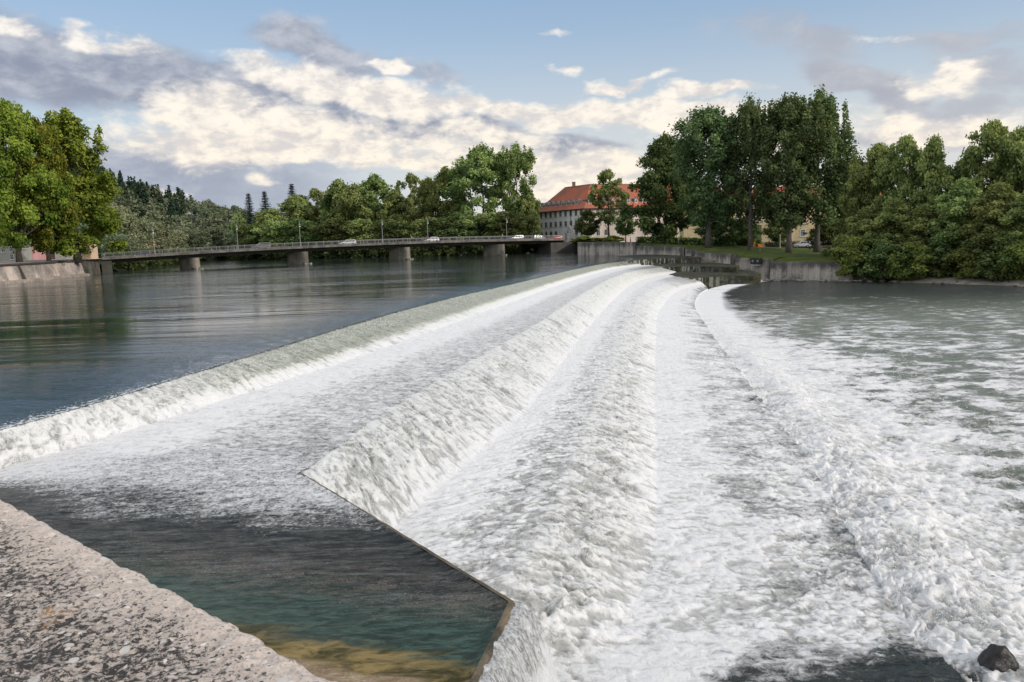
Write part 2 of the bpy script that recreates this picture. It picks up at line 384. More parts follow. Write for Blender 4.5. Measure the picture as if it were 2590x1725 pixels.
ALONG = {}
def build_bands(names, zs, svals, nts, kinds, name):
    """ruled bands between weir curves; kinds: list of dicts a-> amplitude etc at the curve itself (interpolated)"""
    cur = np.stack([curve(n, svals) for n in names], 1)          # (S, B, 2)
    S = len(svals)
    cols = []; T = []
    for b in range(len(names)-1):
        t = np.linspace(0, 1, nts[b], endpoint=(b == len(names)-2))
        if kinds[b].get('pow'): t = t**kinds[b]['pow']
        for x in t: T.append((b, x))
    T = np.array(T); B = T[:,0].astype(int); tt = T[:,1]
    XY = cur[:, B]*(1-tt)[None,:,None] + cur[:, B+1]*tt[None,:,None]     # (S, M, 2)
    X, Y = XY[...,0], XY[...,1]
    c2 = curve('C2', np.linspace(-0.6, 1.4, 900)); ls = np.concatenate([[0], np.cumsum(np.linalg.norm(np.diff(c2, axis=0), axis=1))])
    along = np.interp(svals, np.linspace(-0.6, 1.4, 900), ls)[:,None] + 0*X
    off = {'C1':0,'F1':1.6,'C2':9.0,'F2':11.0,'C3':14.5,'F3':16.3,'C4':21.5,'DD':50}
    ac = np.array([off[n] for n in names]); across = (ac[B]*(1-tt)+ac[B+1]*tt)[None,:] + 0*X
    dist = np.sqrt(X**2+Y**2)
    Z = np.zeros_like(X); foam = np.zeros_like(X); green = np.zeros_like(X); amp = np.zeros_like(X); far = np.zeros_like(X); cr = np.ones_like(X)*0.0
    return dict(X=X, Y=Y, Z=Z, B=B, t=tt, along=along, across=across, dist=dist, foam=foam, green=green, amp=amp, far=far, s=np.asarray(svals)[:,None]+0*X)

def cascade(names, svals, nts, name, near=False, left=False):
    kinds = [{} for _ in nts]
    if names[-1] == 'DD': kinds[-1] = {'pow': 1.9}
    g = build_bands(names, None, svals, nts, kinds, name)
    X, Y, B, t, al, ac, d, s = (g[k] for k in ('X','Y','B','t','along','across','dist','s'))
    Z, foam, green, amp, far = (g[k] for k in ('Z','foam','green','amp','far'))
    zc = {'C1':-0.16,'F1':-1.08,'C2':-1.16,'F2':-2.18,'C3':-2.27,'F3':-2.98,'C4':-3.22,'DD':-3.4}
    # edge wobble of the falls
    for b in range(len(names)-1):
        m = B == b; tb = t[m][None,:] + 0*X[:, m]
        a0, a1 = zc[names[b]], zc[names[b+1]]
        key = names[b]+names[b+1]
        A_, C_ = al[:, m], ac[:, m]; Yb = Y[:, m]; Xb = X[:, m]; db = d[:, m]
        wob = fbm(A_*0.5, C_*0.15, 3, 5)
        if key in ('C1F1','C2F2','C3F3'):
            tt = np.clip(tb + 0.05*wob*np.sin(np.pi*tb), 0, 1)
            prof = tt**1.35*(1-0.25*tt) + 0.25*tt**3
            Z[:, m] = a0 + (a1-a0)*prof
        else:
            Z[:, m] = a0 + (a1-a0)*tb
        if key == 'C1F1':
            foam[:, m] = 0.52 + 0.6*sstep(tb, 0.62, 1.0) + 0.30*sstep(Yb, 42, 20) - 0.35*sstep(Yb, 25, 20.5)*sstep(tb, .35, .6)*(1-sstep(tb, .8, .97))*(0.4+fbm(A_*1.5, C_*1.5, 3, 57)) + 0.30*sstep(tb, .16, 0.0)*0.0
            foam[:, m] -= 0.5*sstep(tb, 0.10, 0.0)
            green[:, m] = 0.95*sstep(tb, 0.0, 0.12)*(1-sstep(tb, 0.6, 0.97))*(1-0.8*sstep(Yb, 40, 24))
            amp[:, m] = 0.022 + 0.05*sstep(tb, 0.2, 0.9)
        elif key == 'F1C2':
            foam[:, m] = 1.12 - 0.42*sstep(tb, 0.0, 0.6) - 0.03*sstep(tb, 0.6, 1.0) - 0.14*sstep(Yb, 26, 19)*sstep(tb, .15, .6)
            amp[:, m] = 0.045 + 0.02*sstep(tb, 0.8, 1)
        elif key == 'C2F2':
            foam[:, m] = 0.80 + 0.4*sstep(tb, 0.6, 1)
            green[:, m] = 0.22*(1-sstep(tb, .6, 1)) + 0.25*sstep(Yb, 60, 110)
            amp[:, m] = 0.06 + 0.15*np.sin(np.pi*np.clip(tb*1.05, 0, 1))**0.8
        elif key == 'F2C3':
            foam[:, m] = 1.12 - 0.36*sstep(tb, 0.1, 0.6)
            amp[:, m] = 0.05 + 0.05*tb
        elif key == 'C3F3':
            foam[:, m] = 0.78 + 0.40*sstep(tb, 0.6, 1)
            green[:, m] = 0.15*(1-sstep(tb, .6, 1))
            amp[:, m] = 0.10 + 0.13*np.sin(np.pi*tb)
        elif key == 'F3C4':
            foam[:, m] = 1.15 - 0.36*sstep(tb, 0.15, 0.6) - 0.10*sstep(tb, .75, 1) + 0.22*fbm(A_*0.5, C_*0.35, 3, 55)
            amp[:, m] = 0.07 + 0.07*sstep(tb, 0.3, 1)
        elif key == 'C4DD':
            w = np.sqrt((Xb-Xb[:, :1])**2 + (Yb-Yb[:, :1])**2)       # metres beyond the hydraulic line
            hw = 0.75+0.5*sstep(Yb, 60, 20); wob2 = 0.5*fbm(A_*0.45, w*0.1, 3, 9)
            Z[:, m] = np.minimum(a0 + 0.02*w, a1+0.05) + 0.36*sstep(Yb, 85, 18)*np.exp(-((w-1.3-wob2)/hw)**2)
            calm = sstep(Yb, 30, 85)
            foam[:, m] = 1.0*np.exp(-(np.maximum(w-1.6, 0)/(4.2-2.4*calm))**1.2) + 0.50 - 0.12*sstep(w, 10, 40) - 0.24*calm*sstep(w, 0.8, 3.5) - 0.25*sstep(Yb, 80, 112)*sstep(w, 1, 4)
            foam[:, m] -= 0.55*np.exp(-((w-0.25+0.3*wob2)/0.42)**2)*sstep(Yb, 120, 50)*(0.75+0.5*fbm(A_*0.8, w*0.3, 3, 88)); foam[:, m] += 0.30*np.exp(-((w-1.7-wob2)/0.9)**2); foam[:, m] -= 0.42*sstep(Yb+0.8*wob, 14.6, 13.0)*sstep(w, 0.2, 1.2)  # foam thinned left of the ridge to paint its shaded flank dark
            foam[:, m] += 0.40*fbm(Xb*0.16+wob*0.2, Yb*0.16, 4, 21)*(1-0.55*calm) + 0.55*fbm(Xb*0.7+wob*0.3, Yb*0.9, 5, 27)*sstep(w, 1.8, 4.5)*(1-0.6*calm)
            amp[:, m] = (0.10 + 0.12*np.exp(-(np.maximum(w-1.2, 0)/9.0)))*(1-0.70*calm)
            far[:, m] = sstep(w, 1.5, 7)*(0.35+0.65*sstep(Yb, 14, 24))*(1-0.88*sstep(Yb+0.15*w, 66, 104))
    if near:                                        # close under the bank the lower step runs out into flat dark water
        k = sstep(Y, 14.8, 13.2)
        Z += (-2.95-Z)*k*(X < 7.5) + 0
        nn = fbm(X*0.7, Y*1.1, 4, 101); foam -= ((0.48+0.25*nn)*sstep(Y+0.9*nn, 14.2, 13.0)*sstep(X+0.9*nn, 2.2, 4.4) + 0.10*sstep(Y, 13.6, 12.4))
        amp *= 1-0.5*k
    # thin out at the far dry ends of the steps
    end = sstep(s, 0.93, 1.0)
    if names[0] == 'C1' and not left:
        strings = 0.5+0.5*perlin(al*1.3, ac*0.05, 33)
        foam -= end*(B != len(names)-2)*(0.30 - 0.2*strings)
        amp *= 1-0.7*end
        pass
    # froth: creased puffs in along/across metres, several sizes, the finest only where the mesh resolves them
    wx = 0.35*fbm(al*1.1, ac*1.1, 3, 91); wy = 0.35*fbm(al*1.1+9, ac*1.1, 3, 95)
    b1 = billow((al+wx)*1.55, (ac+wy)*1.15, 1, 5, 0.60, 0.65, d); b2 = billow((al+wy)*4.1+7, (ac+wx)*3.1, 4, 4, 0.6, 0.25, d)
    b3 = fbm(al*0.45+wx, ac*0.40+wy, 4, 14)
    lump = 0.58*b1 + 0.42*b2
    fine = np.clip(0.16/(0.006*d)-0.6, 0, 1)
    spikes = np.maximum(0, perlin((al+wx)*6.0, (ac+wy)*5.0, 60))**2 * np.clip(0.20/(0.006*d)-0.6, 0, 1)
    disp = amp*(2.3*(lump-0.55) + 0.55*b3 + 0.8*spikes + 0.16*fine*perlin((al+wy)*11, (ac+wx)*9, 64))
    Z += disp
    gx = perlin(al*1.7+wx, ac*1.7, 71) ; gy = perlin(al*1.7, ac*1.7+wy, 77) 
    X = X + amp*0.5*gx; Y = Y + amp*0.5*gy
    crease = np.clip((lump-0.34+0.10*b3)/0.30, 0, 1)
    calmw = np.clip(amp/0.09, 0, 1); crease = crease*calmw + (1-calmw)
    P = np.stack([X, Y, Z], -1)
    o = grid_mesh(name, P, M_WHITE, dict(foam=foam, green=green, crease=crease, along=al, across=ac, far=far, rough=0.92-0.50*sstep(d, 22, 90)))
    return setp(o, kind='structure')

sG = np.linspace(0, 1.0, 760)
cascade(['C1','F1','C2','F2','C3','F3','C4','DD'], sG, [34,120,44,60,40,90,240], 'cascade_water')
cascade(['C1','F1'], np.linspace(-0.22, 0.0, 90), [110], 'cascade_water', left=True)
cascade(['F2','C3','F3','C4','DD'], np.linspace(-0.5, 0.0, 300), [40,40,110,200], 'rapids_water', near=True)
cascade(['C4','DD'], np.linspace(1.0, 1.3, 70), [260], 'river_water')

# thrown droplets above the falls and the hydraulic jump
def spray():
    rs = np.random.RandomState(77); V = []
    def emit(nm0, nm1, n, t0, t1, z0, z1, h, s0=0.0, s1=0.75):
        sv = s0+(s1-s0)*rs.rand(n)**1.6; a = curve(nm0, sv); b = curve(nm1, sv); t = t0+(t1-t0)*rs.rand(n)
        q = a*(1-t)[:,None]+b*t[:,None]; z = z0+(z1-z0)*t + h*rs.rand(n)**2.2
        q = q + rs.normal(size=(n,2))*0.10
        V.append(np.column_stack([q, z]))
    emit('C1','F1',3500,0.08,0.6,-.16,-.55,.07); emit('C1','F1',3500,.8,1.3,-.95,-1.05,.28)
    emit('C2','F2',9000,0.0,.9,-1.05,-2.0,.24); emit('C2','F2',5000,.85,1.25,-2.05,-2.1,.34)
    emit('C3','F3',7000,0.0,1.1,-2.1,-2.9,.26); emit('F3','C4',3500,0,1,-2.9,-3.05,.18)
    emit('C4','DD',12000,0.0,.09,-3.05,-2.95,.34,-.1,.7); emit('C4','DD',5000,.05,.3,-3.2,-3.2,.26,-.1,.6)
    V = np.concatenate(V); n = len(V); d = np.linalg.norm(V[:,:2], axis=1); r = (0.005+0.013*rs.rand(n)**2.5)*np.clip(d/22, .6, 2.2)
    oc = np.array([(1,0,0),(-1,0,0),(0,1,0),(0,-1,0),(0,0,1),(0,0,-1)], float); P = V[:,None]+oc[None]*r[:,None,None]
    tri = np.array([(0,2,4),(2,1,4),(1,3,4),(3,0,4),(2,0,5),(1,2,5),(3,1,5),(0,3,5)]); F = (np.arange(n)*6)[:,None,None]+tri[None]
    me = bpy.data.meshes.new('spray'); me.vertices.add(n*6); me.vertices.foreach_set('co', P.astype(np.float32).ravel()); F = F.reshape(-1, 3)
    me.loops.add(F.size); me.loops.foreach_set('vertex_index', F.astype(np.int32).ravel()); me.polygons.add(len(F)); me.polygons.foreach_set('loop_start', np.arange(0, F.size, 3, dtype=np.int32)); me.update(calc_edges=True)
    me.materials.append(simple('spray', (0.86,0.86,0.86), .4, .03)); me.validate(); o = put('spray', me); setp(o, 'white droplets thrown up over the falling water', 'spray', kind='stuff')
spray()

# upper pool: ruled from the crest out to a far line, drawn down towards the crest
def pool():
    s = np.linspace(-0.22, 1.08, 440); c = curve('C1', s); n = len(s)
    f = np.linspace(0, 1, n); far = np.where((f < .5)[:,None], np.stack([-170+0*f, 10+f*2*500], -1), np.stack([-170+(f-.5)*2*235, 510+0*f], -1))
    u = np.concatenate([np.linspace(0, 0.12, 90, endpoint=False), np.linspace(0.12, 1, 120)**1.0]); u = np.where(u < .12, (u/.12)**1.6*.12, u)
    P = np.zeros((n, len(u), 3)); P[...,:2] = c[:,None]*(1-u)[None,:,None] + far[:,None]*u[None,:,None]
    w = np.linalg.norm(P[...,:2]-c[:,None], axis=-1)
    P[...,2] = -0.16*np.exp(-(w/2.6)) - 0.10*np.exp(-(w/9.0)) + 0.10
    edge = np.exp(-w/0.8); P[...,2] = P[...,2]*(1-edge) - 0.16*edge
    X, Y = P[...,0], P[...,1]; d = np.sqrt(X**2+Y**2)
    chop = 0.25 + np.exp(-w/7.0)
    P[...,2] += 0.03*fbm(X*1.1, Y*1.3, 3, 40)*np.exp(-w/5)*np.clip(60/d, 0, 1)*(1-np.exp(-w/0.3))
    foam = 0.75*np.exp(-w/2.0)*sstep(Y, 60, 20) + 0.12*np.exp(-w/0.5)
    o = grid_mesh('river_water', P, M_RIVER, dict(chop=chop, foam=foam)); return setp(o, kind='structure')
pool()


# ================================================================== CONCRETE OF THE WEIR, PLATFORM AND NEAR WALL
def concrete_mat(name, light=(0.36,0.34,0.31), dark=(0.05,0.048,0.045), top=0.0, moss=0.0, streak=1.0, scale=1.0, warm=None):
    """weathered concrete: blotches, vertical drip streaks, black crust towards the top edge (attribute-free, object z)"""
    m, N, bs, out = new_mat(name)
    p = pos(N)
    bl = N.noise(N.mapping(p, scale=(0.35*scale,)*3), 1.0, 6, 0.65, 0.4)
    dr = N.noise(N.mapping(p, scale=(0.9*scale,0.9*scale,0.05)), 1.0, 5, 0.65, 0.2)
    fi = N.noise(N.mapping(p, scale=(4*scale,)*3), 1.0, 5, 0.65)
    f = N.math('MULTIPLY_ADD', dr, streak, N.math('MULTIPLY_ADD', bl, 0.7, N.math('MULTIPLY', fi, 0.35)))
    tz = N.attr('topness').outputs['Fac']
    f = N.math('SUBTRACT', f, N.math('MULTIPLY', tz, 0.55*top))
    c = N.mix(N.smooth(f, 0.42+0.3*streak, 0.86+0.32*streak), dark, light)
    if warm: c = N.mix(N.smooth(bl, 0.45, 0.7, 0, 0.7), c, warm)
    if moss: c = N.mix(N.smooth(fi, 0.7-0.4*moss, 0.9-0.35*moss), c, (0.035,0.042,0.014))
    N.link(c, bs.inputs['Base Color']); bs.inputs['Roughness'].default_value = 0.85
    N.link(N.bump(fi, 0.35, 0.06), bs.inputs['Normal'])
    return m
def set_topness(o, z_of=None, depth=1.4):
    """per-vertex attribute 1 at the local top edge, 0 lower down"""
    me = o.data; n = len(me.vertices); co = np.zeros(n*3); me.vertices.foreach_get('co', co); co = co.reshape(-1, 3)
    zt = co[:,2].max(); a = np.clip(1-(zt-co[:,2])/depth, 0, 1)
    at_ = me.attributes.new('topness', 'FLOAT', 'POINT'); at_.data.foreach_set('value', a.astype(np.float32))

# ---- mossy steps at the far end of the weir
m_moss, N, bs, out = new_mat('wet_moss')
p = pos(N); a = N.noise(N.mapping(p, scale=(0.8,0.8,1.2)), 1.0, 6, 0.65); b = N.noise(N.mapping(p, scale=(2.0,2.0,.12)), 1.0, 4, 0.6)
c = N.mix(N.smooth(a, 0.40, 0.68), (0.016,0.017,0.010), (0.075,0.078,0.032)); gn = N.n('ShaderNodeNewGeometry'); sx = N.n('ShaderNodeSeparateXYZ'); N.link(gn.outputs['Normal'], sx.inputs[0]); sq = N.n('ShaderNodeSeparateXYZ'); N.link(p, sq.inputs[0])
face = N.math('MULTIPLY', N.smooth(sx.outputs[2], 0.75, 0.3), N.smooth(sq.outputs[0], 36.0, 27.0)); c = N.mix(N.math('MULTIPLY', N.smooth(b, 0.46, 0.62), face), c, (0.50,0.50,0.46)); c = N.mix(N.smooth(b, 0.58, 0.72, 0, 0.5), c, (0.10,0.095,0.07))
N.link(c, bs.inputs['Base Color']); bs.inputs['Roughness'].default_value = 0.75; N.link(N.bump(a, 0.8, 0.3), bs.inputs['Normal'])
weir = empty('weir', (30, 145, -3), 0, 'stepped concrete river weir with dark mossy dry steps at its far bank', 'weir')
def ledge(front, back, ztop, zbot, name):
    """rounded dark step: front edge polyline and back edge polyline"""
    n = 60; m = 22
    fr = np.array(front, float); bk = np.array(back, float); q = np.linspace(0, 1, n)
    def rs(a): 
        l = np.concatenate([[0], np.cumsum(np.linalg.norm(np.diff(a[:,:2], axis=0), axis=1))]); l /= l[-1]
        return np.stack([np.interp(q, l, a[:,i]) for i in range(a.shape[1])], -1)
    f, b_ = rs(fr), rs(bk); P = np.zeros((n, m, 3))
    for j in range(m):
        if j < 6:
            k = j/5; P[:, j, :2] = f[:,:2] + (f[:,:2]-b_[:,:2])*0.010*(1-k); P[:, j, 2] = zbot + (f[:,2]-0.05-zbot)*k
        else:
            k = (j-6)/(m-7); P[:, j, :2] = f[:,:2]*(1-k) + b_[:,:2]*k; P[:, j, 2] = f[:,2]*(1-k)+b_[:,2]*k - 0.04*np.exp(-k*18)
    P[...,2] += 0.05*fbm(P[...,0]*0.9, P[...,1]*0.9, 4, 50); P[...,0] += 0.16*fbm(P[...,1]*0.7, P[...,2]*1.5, 3, 51)
    P[...,1] += 0.22*fbm(P[...,0]*0.8, P[...,2]*1.5, 3, 52)
    o = grid_mesh(name, P, m_moss); o.location = -Vector(weir.location); o.parent = weir; return o
WX = weir.location
o = ledge([(16,139,-.55),(20,147,-.42),(24.2,151.5,-.12),(28,151,.12),(32,148,.22),(34.6,144,.22),(35.6,148,.2)], [(12,160,-.6),(17,170,-.5),(21,176,-.2),(25,177,.2),(29,174,.35),(32,169,.4),(34,160,.4)], 0, -2.4, 'mossy_step')
o = ledge([(19,125,-1.7),(22,134,-1.5),(26.5,139.5,-1.22),(30,138,-1.0),(34,132,-.95),(36.5,127.5,-.95),(38,131,-.9)], [(19,140,-1.7),(22,150,-1.5),(25,156,-1.2),(28,156,-.85),(32,154,-.8),(35.5,150,-.7),(37,146,-.7)], 0, -3.3, 'mossy_step')
o = ledge([(19,104,-2.8),(22.5,115,-2.65),(26.8,120.5,-2.32),(30,122,-2.1),(34,121.5,-2.05),(37.4,120.5,-2.0),(39.5,124.5,-1.9)], [(19,126,-2.7),(22.5,136,-2.6),(26,142,-2.2),(29.5,142,-1.9),(33,139,-1.8),(37.5,135,-1.7),(39.5,130,-1.7)], 0, -4.2, 'mossy_step')

# ---- near platform: flat end of the upper step beside the viewer's wall
P_, Q_, R_ = np.array((-5.5,19.6)), np.array((-0.20,12.05)), np.array((-0.72,9.75))
R2 = np.array((-2.0, 4.2))
def platform():
    m, N, bs, out = new_mat('wet_platform')
    p = pos(N); sp = N.n('ShaderNodeSeparateXYZ'); N.link(p, sp.inputs[0])
    foam = N.attr('foam').outputs['Fac']; wet = N.attr('wet').outputs['Fac']
    rip = N.noise(N.mapping(p, rot=(0,0,radians(14)), scale=(0.5,2.9,1)), 1.0, 7, 0.68, 1.2)
    rp2 = N.noise(N.mapping(p, rot=(0,0,radians(12)), scale=(2.4,8.0,2)), 1.0, 7, 0.72, 0.9)
    lace = N.noise(N.mapping(p, scale=(5,7,5)), 1.0, 6, 0.7, 0.6)
    grit = N.noise(N.mapping(p, scale=(24,30,24)), 1.0, 4, 0.7)
    blot = N.noise(N.mapping(p, scale=(1.3,2.6,1.3)), 1.0, 6, 0.68, 0.5)
    streak = N.noise(N.mapping(p, rot=(0,0,radians(-14)), scale=(0.9,2.2,1)), 1.0, 6, 0.65, 0.8)
    lac2 = N.noise(N.mapping(p, scale=(6.5,6.5,5)), 1.0, 7, 0.72, 0.7); gr2 = N.noise(N.mapping(p, scale=(17,17,17)), 1.0, 4, 0.7)
    d = N.math('ADD', foam, N.math('MULTIPLY_ADD', lac2, 1.1, -0.55)); d = N.math('ADD', d, N.math('MULTIPLY_ADD', streak, 0.55, -0.275))
    d = N.math('ADD', d, N.math('MULTIPLY_ADD', rp2, 0.7, -0.35)); d = N.math('ADD', d, N.math('MULTIPLY_ADD', gr2, 0.75, -0.375))
    fm = N.smooth(d, 0.22, 0.86)
    fleck = N.noise(N.mapping(p, scale=(3.5,9.5,3)), 1.0, 8, 0.78, 0.6)
    y = N.math('ADD', N.math('ADD', N.attr('lev').outputs['Fac'], 0.62), N.math('ADD', N.math('MULTIPLY_ADD', rip, 1.5, -0.75), N.math('MULTIPLY_ADD', blot, 1.1, -0.55)))
    deepc = N.mix(N.smooth(N.math('ADD', N.math('MULTIPLY_ADD', rip, 0.6, N.math('MULTIPLY', rp2, 0.45)), N.math('MULTIPLY', fleck, 0.55)), 0.68, 1.02), (0.004,0.006,0.007), (0.125,0.13,0.122))  # paler ripple streaks painted in as highlights on the dark film
    brown = N.mix(N.smooth(N.math('MULTIPLY_ADD', grit, .6, N.math('MULTIPLY', blot, .7)), 0.60, 0.82), deepc, (0.17,0.145,0.115))
    deepc = N.mix(N.smooth(y, 14.5, 12.4), deepc, brown)
    teal = N.mix(N.smooth(rp2, 0.35, 0.68), (0.008,0.028,0.025), (0.075,0.140,0.110))
    c = N.mix(N.math('MULTIPLY', N.smooth(y, 13.2, 11.6), 0.85), deepc, teal)
    mossy = N.mix(N.smooth(blot, 0.40, 0.64), (0.055,0.052,0.018), (0.34,0.25,0.10))
    c = N.mix(N.smooth(y, 11.15, 10.7), c, mossy)
    dry = N.mix(N.smooth(N.math('MULTIPLY_ADD', grit, 0.5, blot), 0.60, 0.90), (0.26,0.19,0.12), (0.52,0.42,0.29))
    c = N.mix(N.smooth(y, 10.45, 10.15), c, dry)
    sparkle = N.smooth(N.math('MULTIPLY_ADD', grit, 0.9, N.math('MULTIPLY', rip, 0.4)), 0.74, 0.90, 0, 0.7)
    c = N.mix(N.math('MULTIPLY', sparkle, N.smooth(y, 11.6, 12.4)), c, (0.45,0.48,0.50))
    c = N.mix(fm, c, N.mix(N.smooth(N.math('MULTIPLY_ADD', gr2, 0.5, N.math('MULTIPLY', lac2, 0.8)), 0.68, 0.48, 0, 0.6), (0.82,0.82,0.835), (0.28,0.285,0.28)))
    N.link(c, bs.inputs['Base Color'])
    r = N.mix(N.smooth(y, 10.2, 11.0), (0.8,0.8,0.8), (0.16,0.16,0.16)); N.link(N.math('MULTIPLY_ADD', fm, 0.4, r), bs.inputs['Roughness']); bs.inputs['IOR'].default_value = 1.33
    bs.inputs['Specular IOR Level'].default_value = 0.25
    N.link(N.bump(N.math('MULTIPLY_ADD', rip, 0.6, N.math('MULTIPLY_ADD', rp2, 0.5, N.math('MULTIPLY', lace, 0.35))), 0.75, 0.11), bs.inputs['Normal'])
    # grid: left boundary along the wall line, right boundary P-Q-R-R2
    n = 420; k = np.linspace(0, 1, n)
    right = np.array([P_, Q_, R_, R2]); l = np.concatenate([[0], np.cumsum(np.linalg.norm(np.diff(right, axis=0), axis=1))]); l /= l[-1]
    rt = np.stack([np.interp(k, l, right[:,i]) for i in (0,1)], -1)
    f1 = curve('F1', np.array([0.0,-.05,-.10,-.15])); left = np.concatenate([f1, [(-16.0,14.9),(-10.5,10.2),(-6.2,6.4),(-3.2,3.9)]]); l2 = np.array([0,.05,.10,.15,.22,.5,.8,1]); right[0] = curve('C2', np.array([0.0]))[0]; rt[0] = right[0]
    lf = np.stack([np.interp(k, l2, left[:,i]) for i in (0,1)], -1)
    rt_side = rt.copy(); se = np.linspace(0.11, 0.0, 90, endpoint=False); fe, ce = curve('F1', se), curve('C2', se); ce = ce*0.985+fe*0.015
    lf = np.concatenate([fe, lf]); rt = np.concatenate([ce, rt]); k = np.concatenate([0*se, k]); over = np.concatenate([se/0.11, 0*rt_side[:,0]]); n = len(k)
    m_ = 330; t = np.linspace(0, 1, m_)
    P = np.zeros((n, m_, 3)); P[...,:2] = lf[:,None]*(1-t)[None,:,None] + rt[:,None]*t[None,:,None]
    X, Y = P[...,0], P[...,1]
    # level coordinate: rows of equal wetness run slightly across the step
    lev = Y + 0.36*(X+0.6)
    tt = t[None,:] + 0*X
    base = 0.95 - 0.30*sstep(tt, 0.0, 0.5)
    lv = lev + 0.9*fbm(X*0.35, Y*0.5, 3, 90)
    foam = base*sstep(lv, 12.2, 17.2) - 0.40*(1-sstep(lv, 12.2, 15.0))
    P[...,2] = -1.12 + 0.05*(billow(X*1.6, Y*2.6, 12, 4)-0.5)*sstep(lev, 12, 19) + (0.04*(1-tt)+0.035)*sstep(lev, 13.5, 16) - 0.15*over[:,None] + 0.012*fbm(X*0.8, Y*5.5, 3, 15)*sstep(lev, 10.8, 12)
    # slightly raised lip along the free edge
    ed = np.linalg.norm(P[...,:2]-rt[:,None], axis=-1); P[...,2] += 0.05*np.exp(-(ed/0.12)**2)*sstep(k, 0.0, 0.03)[:,None]
    o = grid_mesh('platform_surface', P, m, dict(foam=foam, lev=lev, wet=0*X)); o.parent = weir; o.location = -Vector(weir.location)
    # side wall of the platform, with a pinkish rounded lip
    mc = concrete_mat('platform_concrete', (0.20,0.16,0.11), (0.03,0.03,0.02), streak=0.6, warm=(0.17,0.12,0.06), scale=2.0)
    rows = []
    rt = rt_side; n = len(rt); nrm = np.zeros_like(rt); tg = np.gradient(rt, axis=0); tg /= np.linalg.norm(tg, axis=1)[:,None]; nrm = np.stack([-tg[:,1], tg[:,0]], -1)
    for (dz, dn) in ((-1.062,0.0),(-1.058,.06),(-1.085,.10),(-1.15,.115),(-1.4,.13),(-2.2,.16),(-3.6,.2)):
        rows.append(np.concatenate([rt + nrm*dn, np.full((n,1), dz)], 1))
    S = np.stack(rows, 1); S[...,2] += 0.01*perlin(S[...,0]*3, S[...,1]*3, 3)
    o2 = grid_mesh('platform_side', S, mc); o2.parent = weir; o2.location = -Vector(weir.location)
    # clear sheet of water sliding off the short end of the platform
    ms, N, bs, out = new_mat('falling_sheet')
    p = pos(N); st = N.noise(N.mapping(p, scale=(7,7,0.9)), 1.0, 6, 0.7, 0.7); gl = N.noise(N.mapping(p, scale=(22,22,9)), 1.0, 4, 0.7)
    f = N.smooth(N.math('MULTIPLY_ADD', gl, 0.9, N.math('ADD', st, N.attr('foam').outputs['Fac'])), 0.85, 1.45)
    N.link(N.mix(f, (0.10,0.10,0.095), (0.72,0.74,0.75)), bs.inputs['Base Color']); bs.inputs['Roughness'].default_value = 0.18
    N.link(N.bump(N.math('MULTIPLY_ADD', gl, 0.4, st), 0.8, 0.08), bs.inputs['Normal'])
    k2 = np.linspace(0, 1, 90); e0, e1 = np.array((-0.12,12.2)), np.array((-1.0, 8.4)); v = np.linspace(0, 1, 70)
    E_ = e0*(1-k2)[:,None] + e1*k2[:,None]; dirn = np.array((0.97,-0.22))
    S = np.zeros((90, 70, 3)); S[...,:2] = E_[:,None] + dirn*(0.02 + 0.78*v**0.75)[None,:,None]*(1-0.15*k2)[:,None,None]
    S[...,2] = -1.10 - 1.75*v[None,:]**1.7 + 0.05*fbm(S[...,1]*3, v[None,:]*2.0+0*S[...,1], 4, 63)
    S[...,0] += 0.05*fbm(S[...,1]*2.4, S[...,2]*0.8, 4, 66)
    o3 = grid_mesh('cascade_water', S, ms, dict(foam=0.0*S[...,0] + 0.75*sstep(v, 0.45, 0.95)[None,:] + 0.22)); setp(o3, kind='structure')
platform()

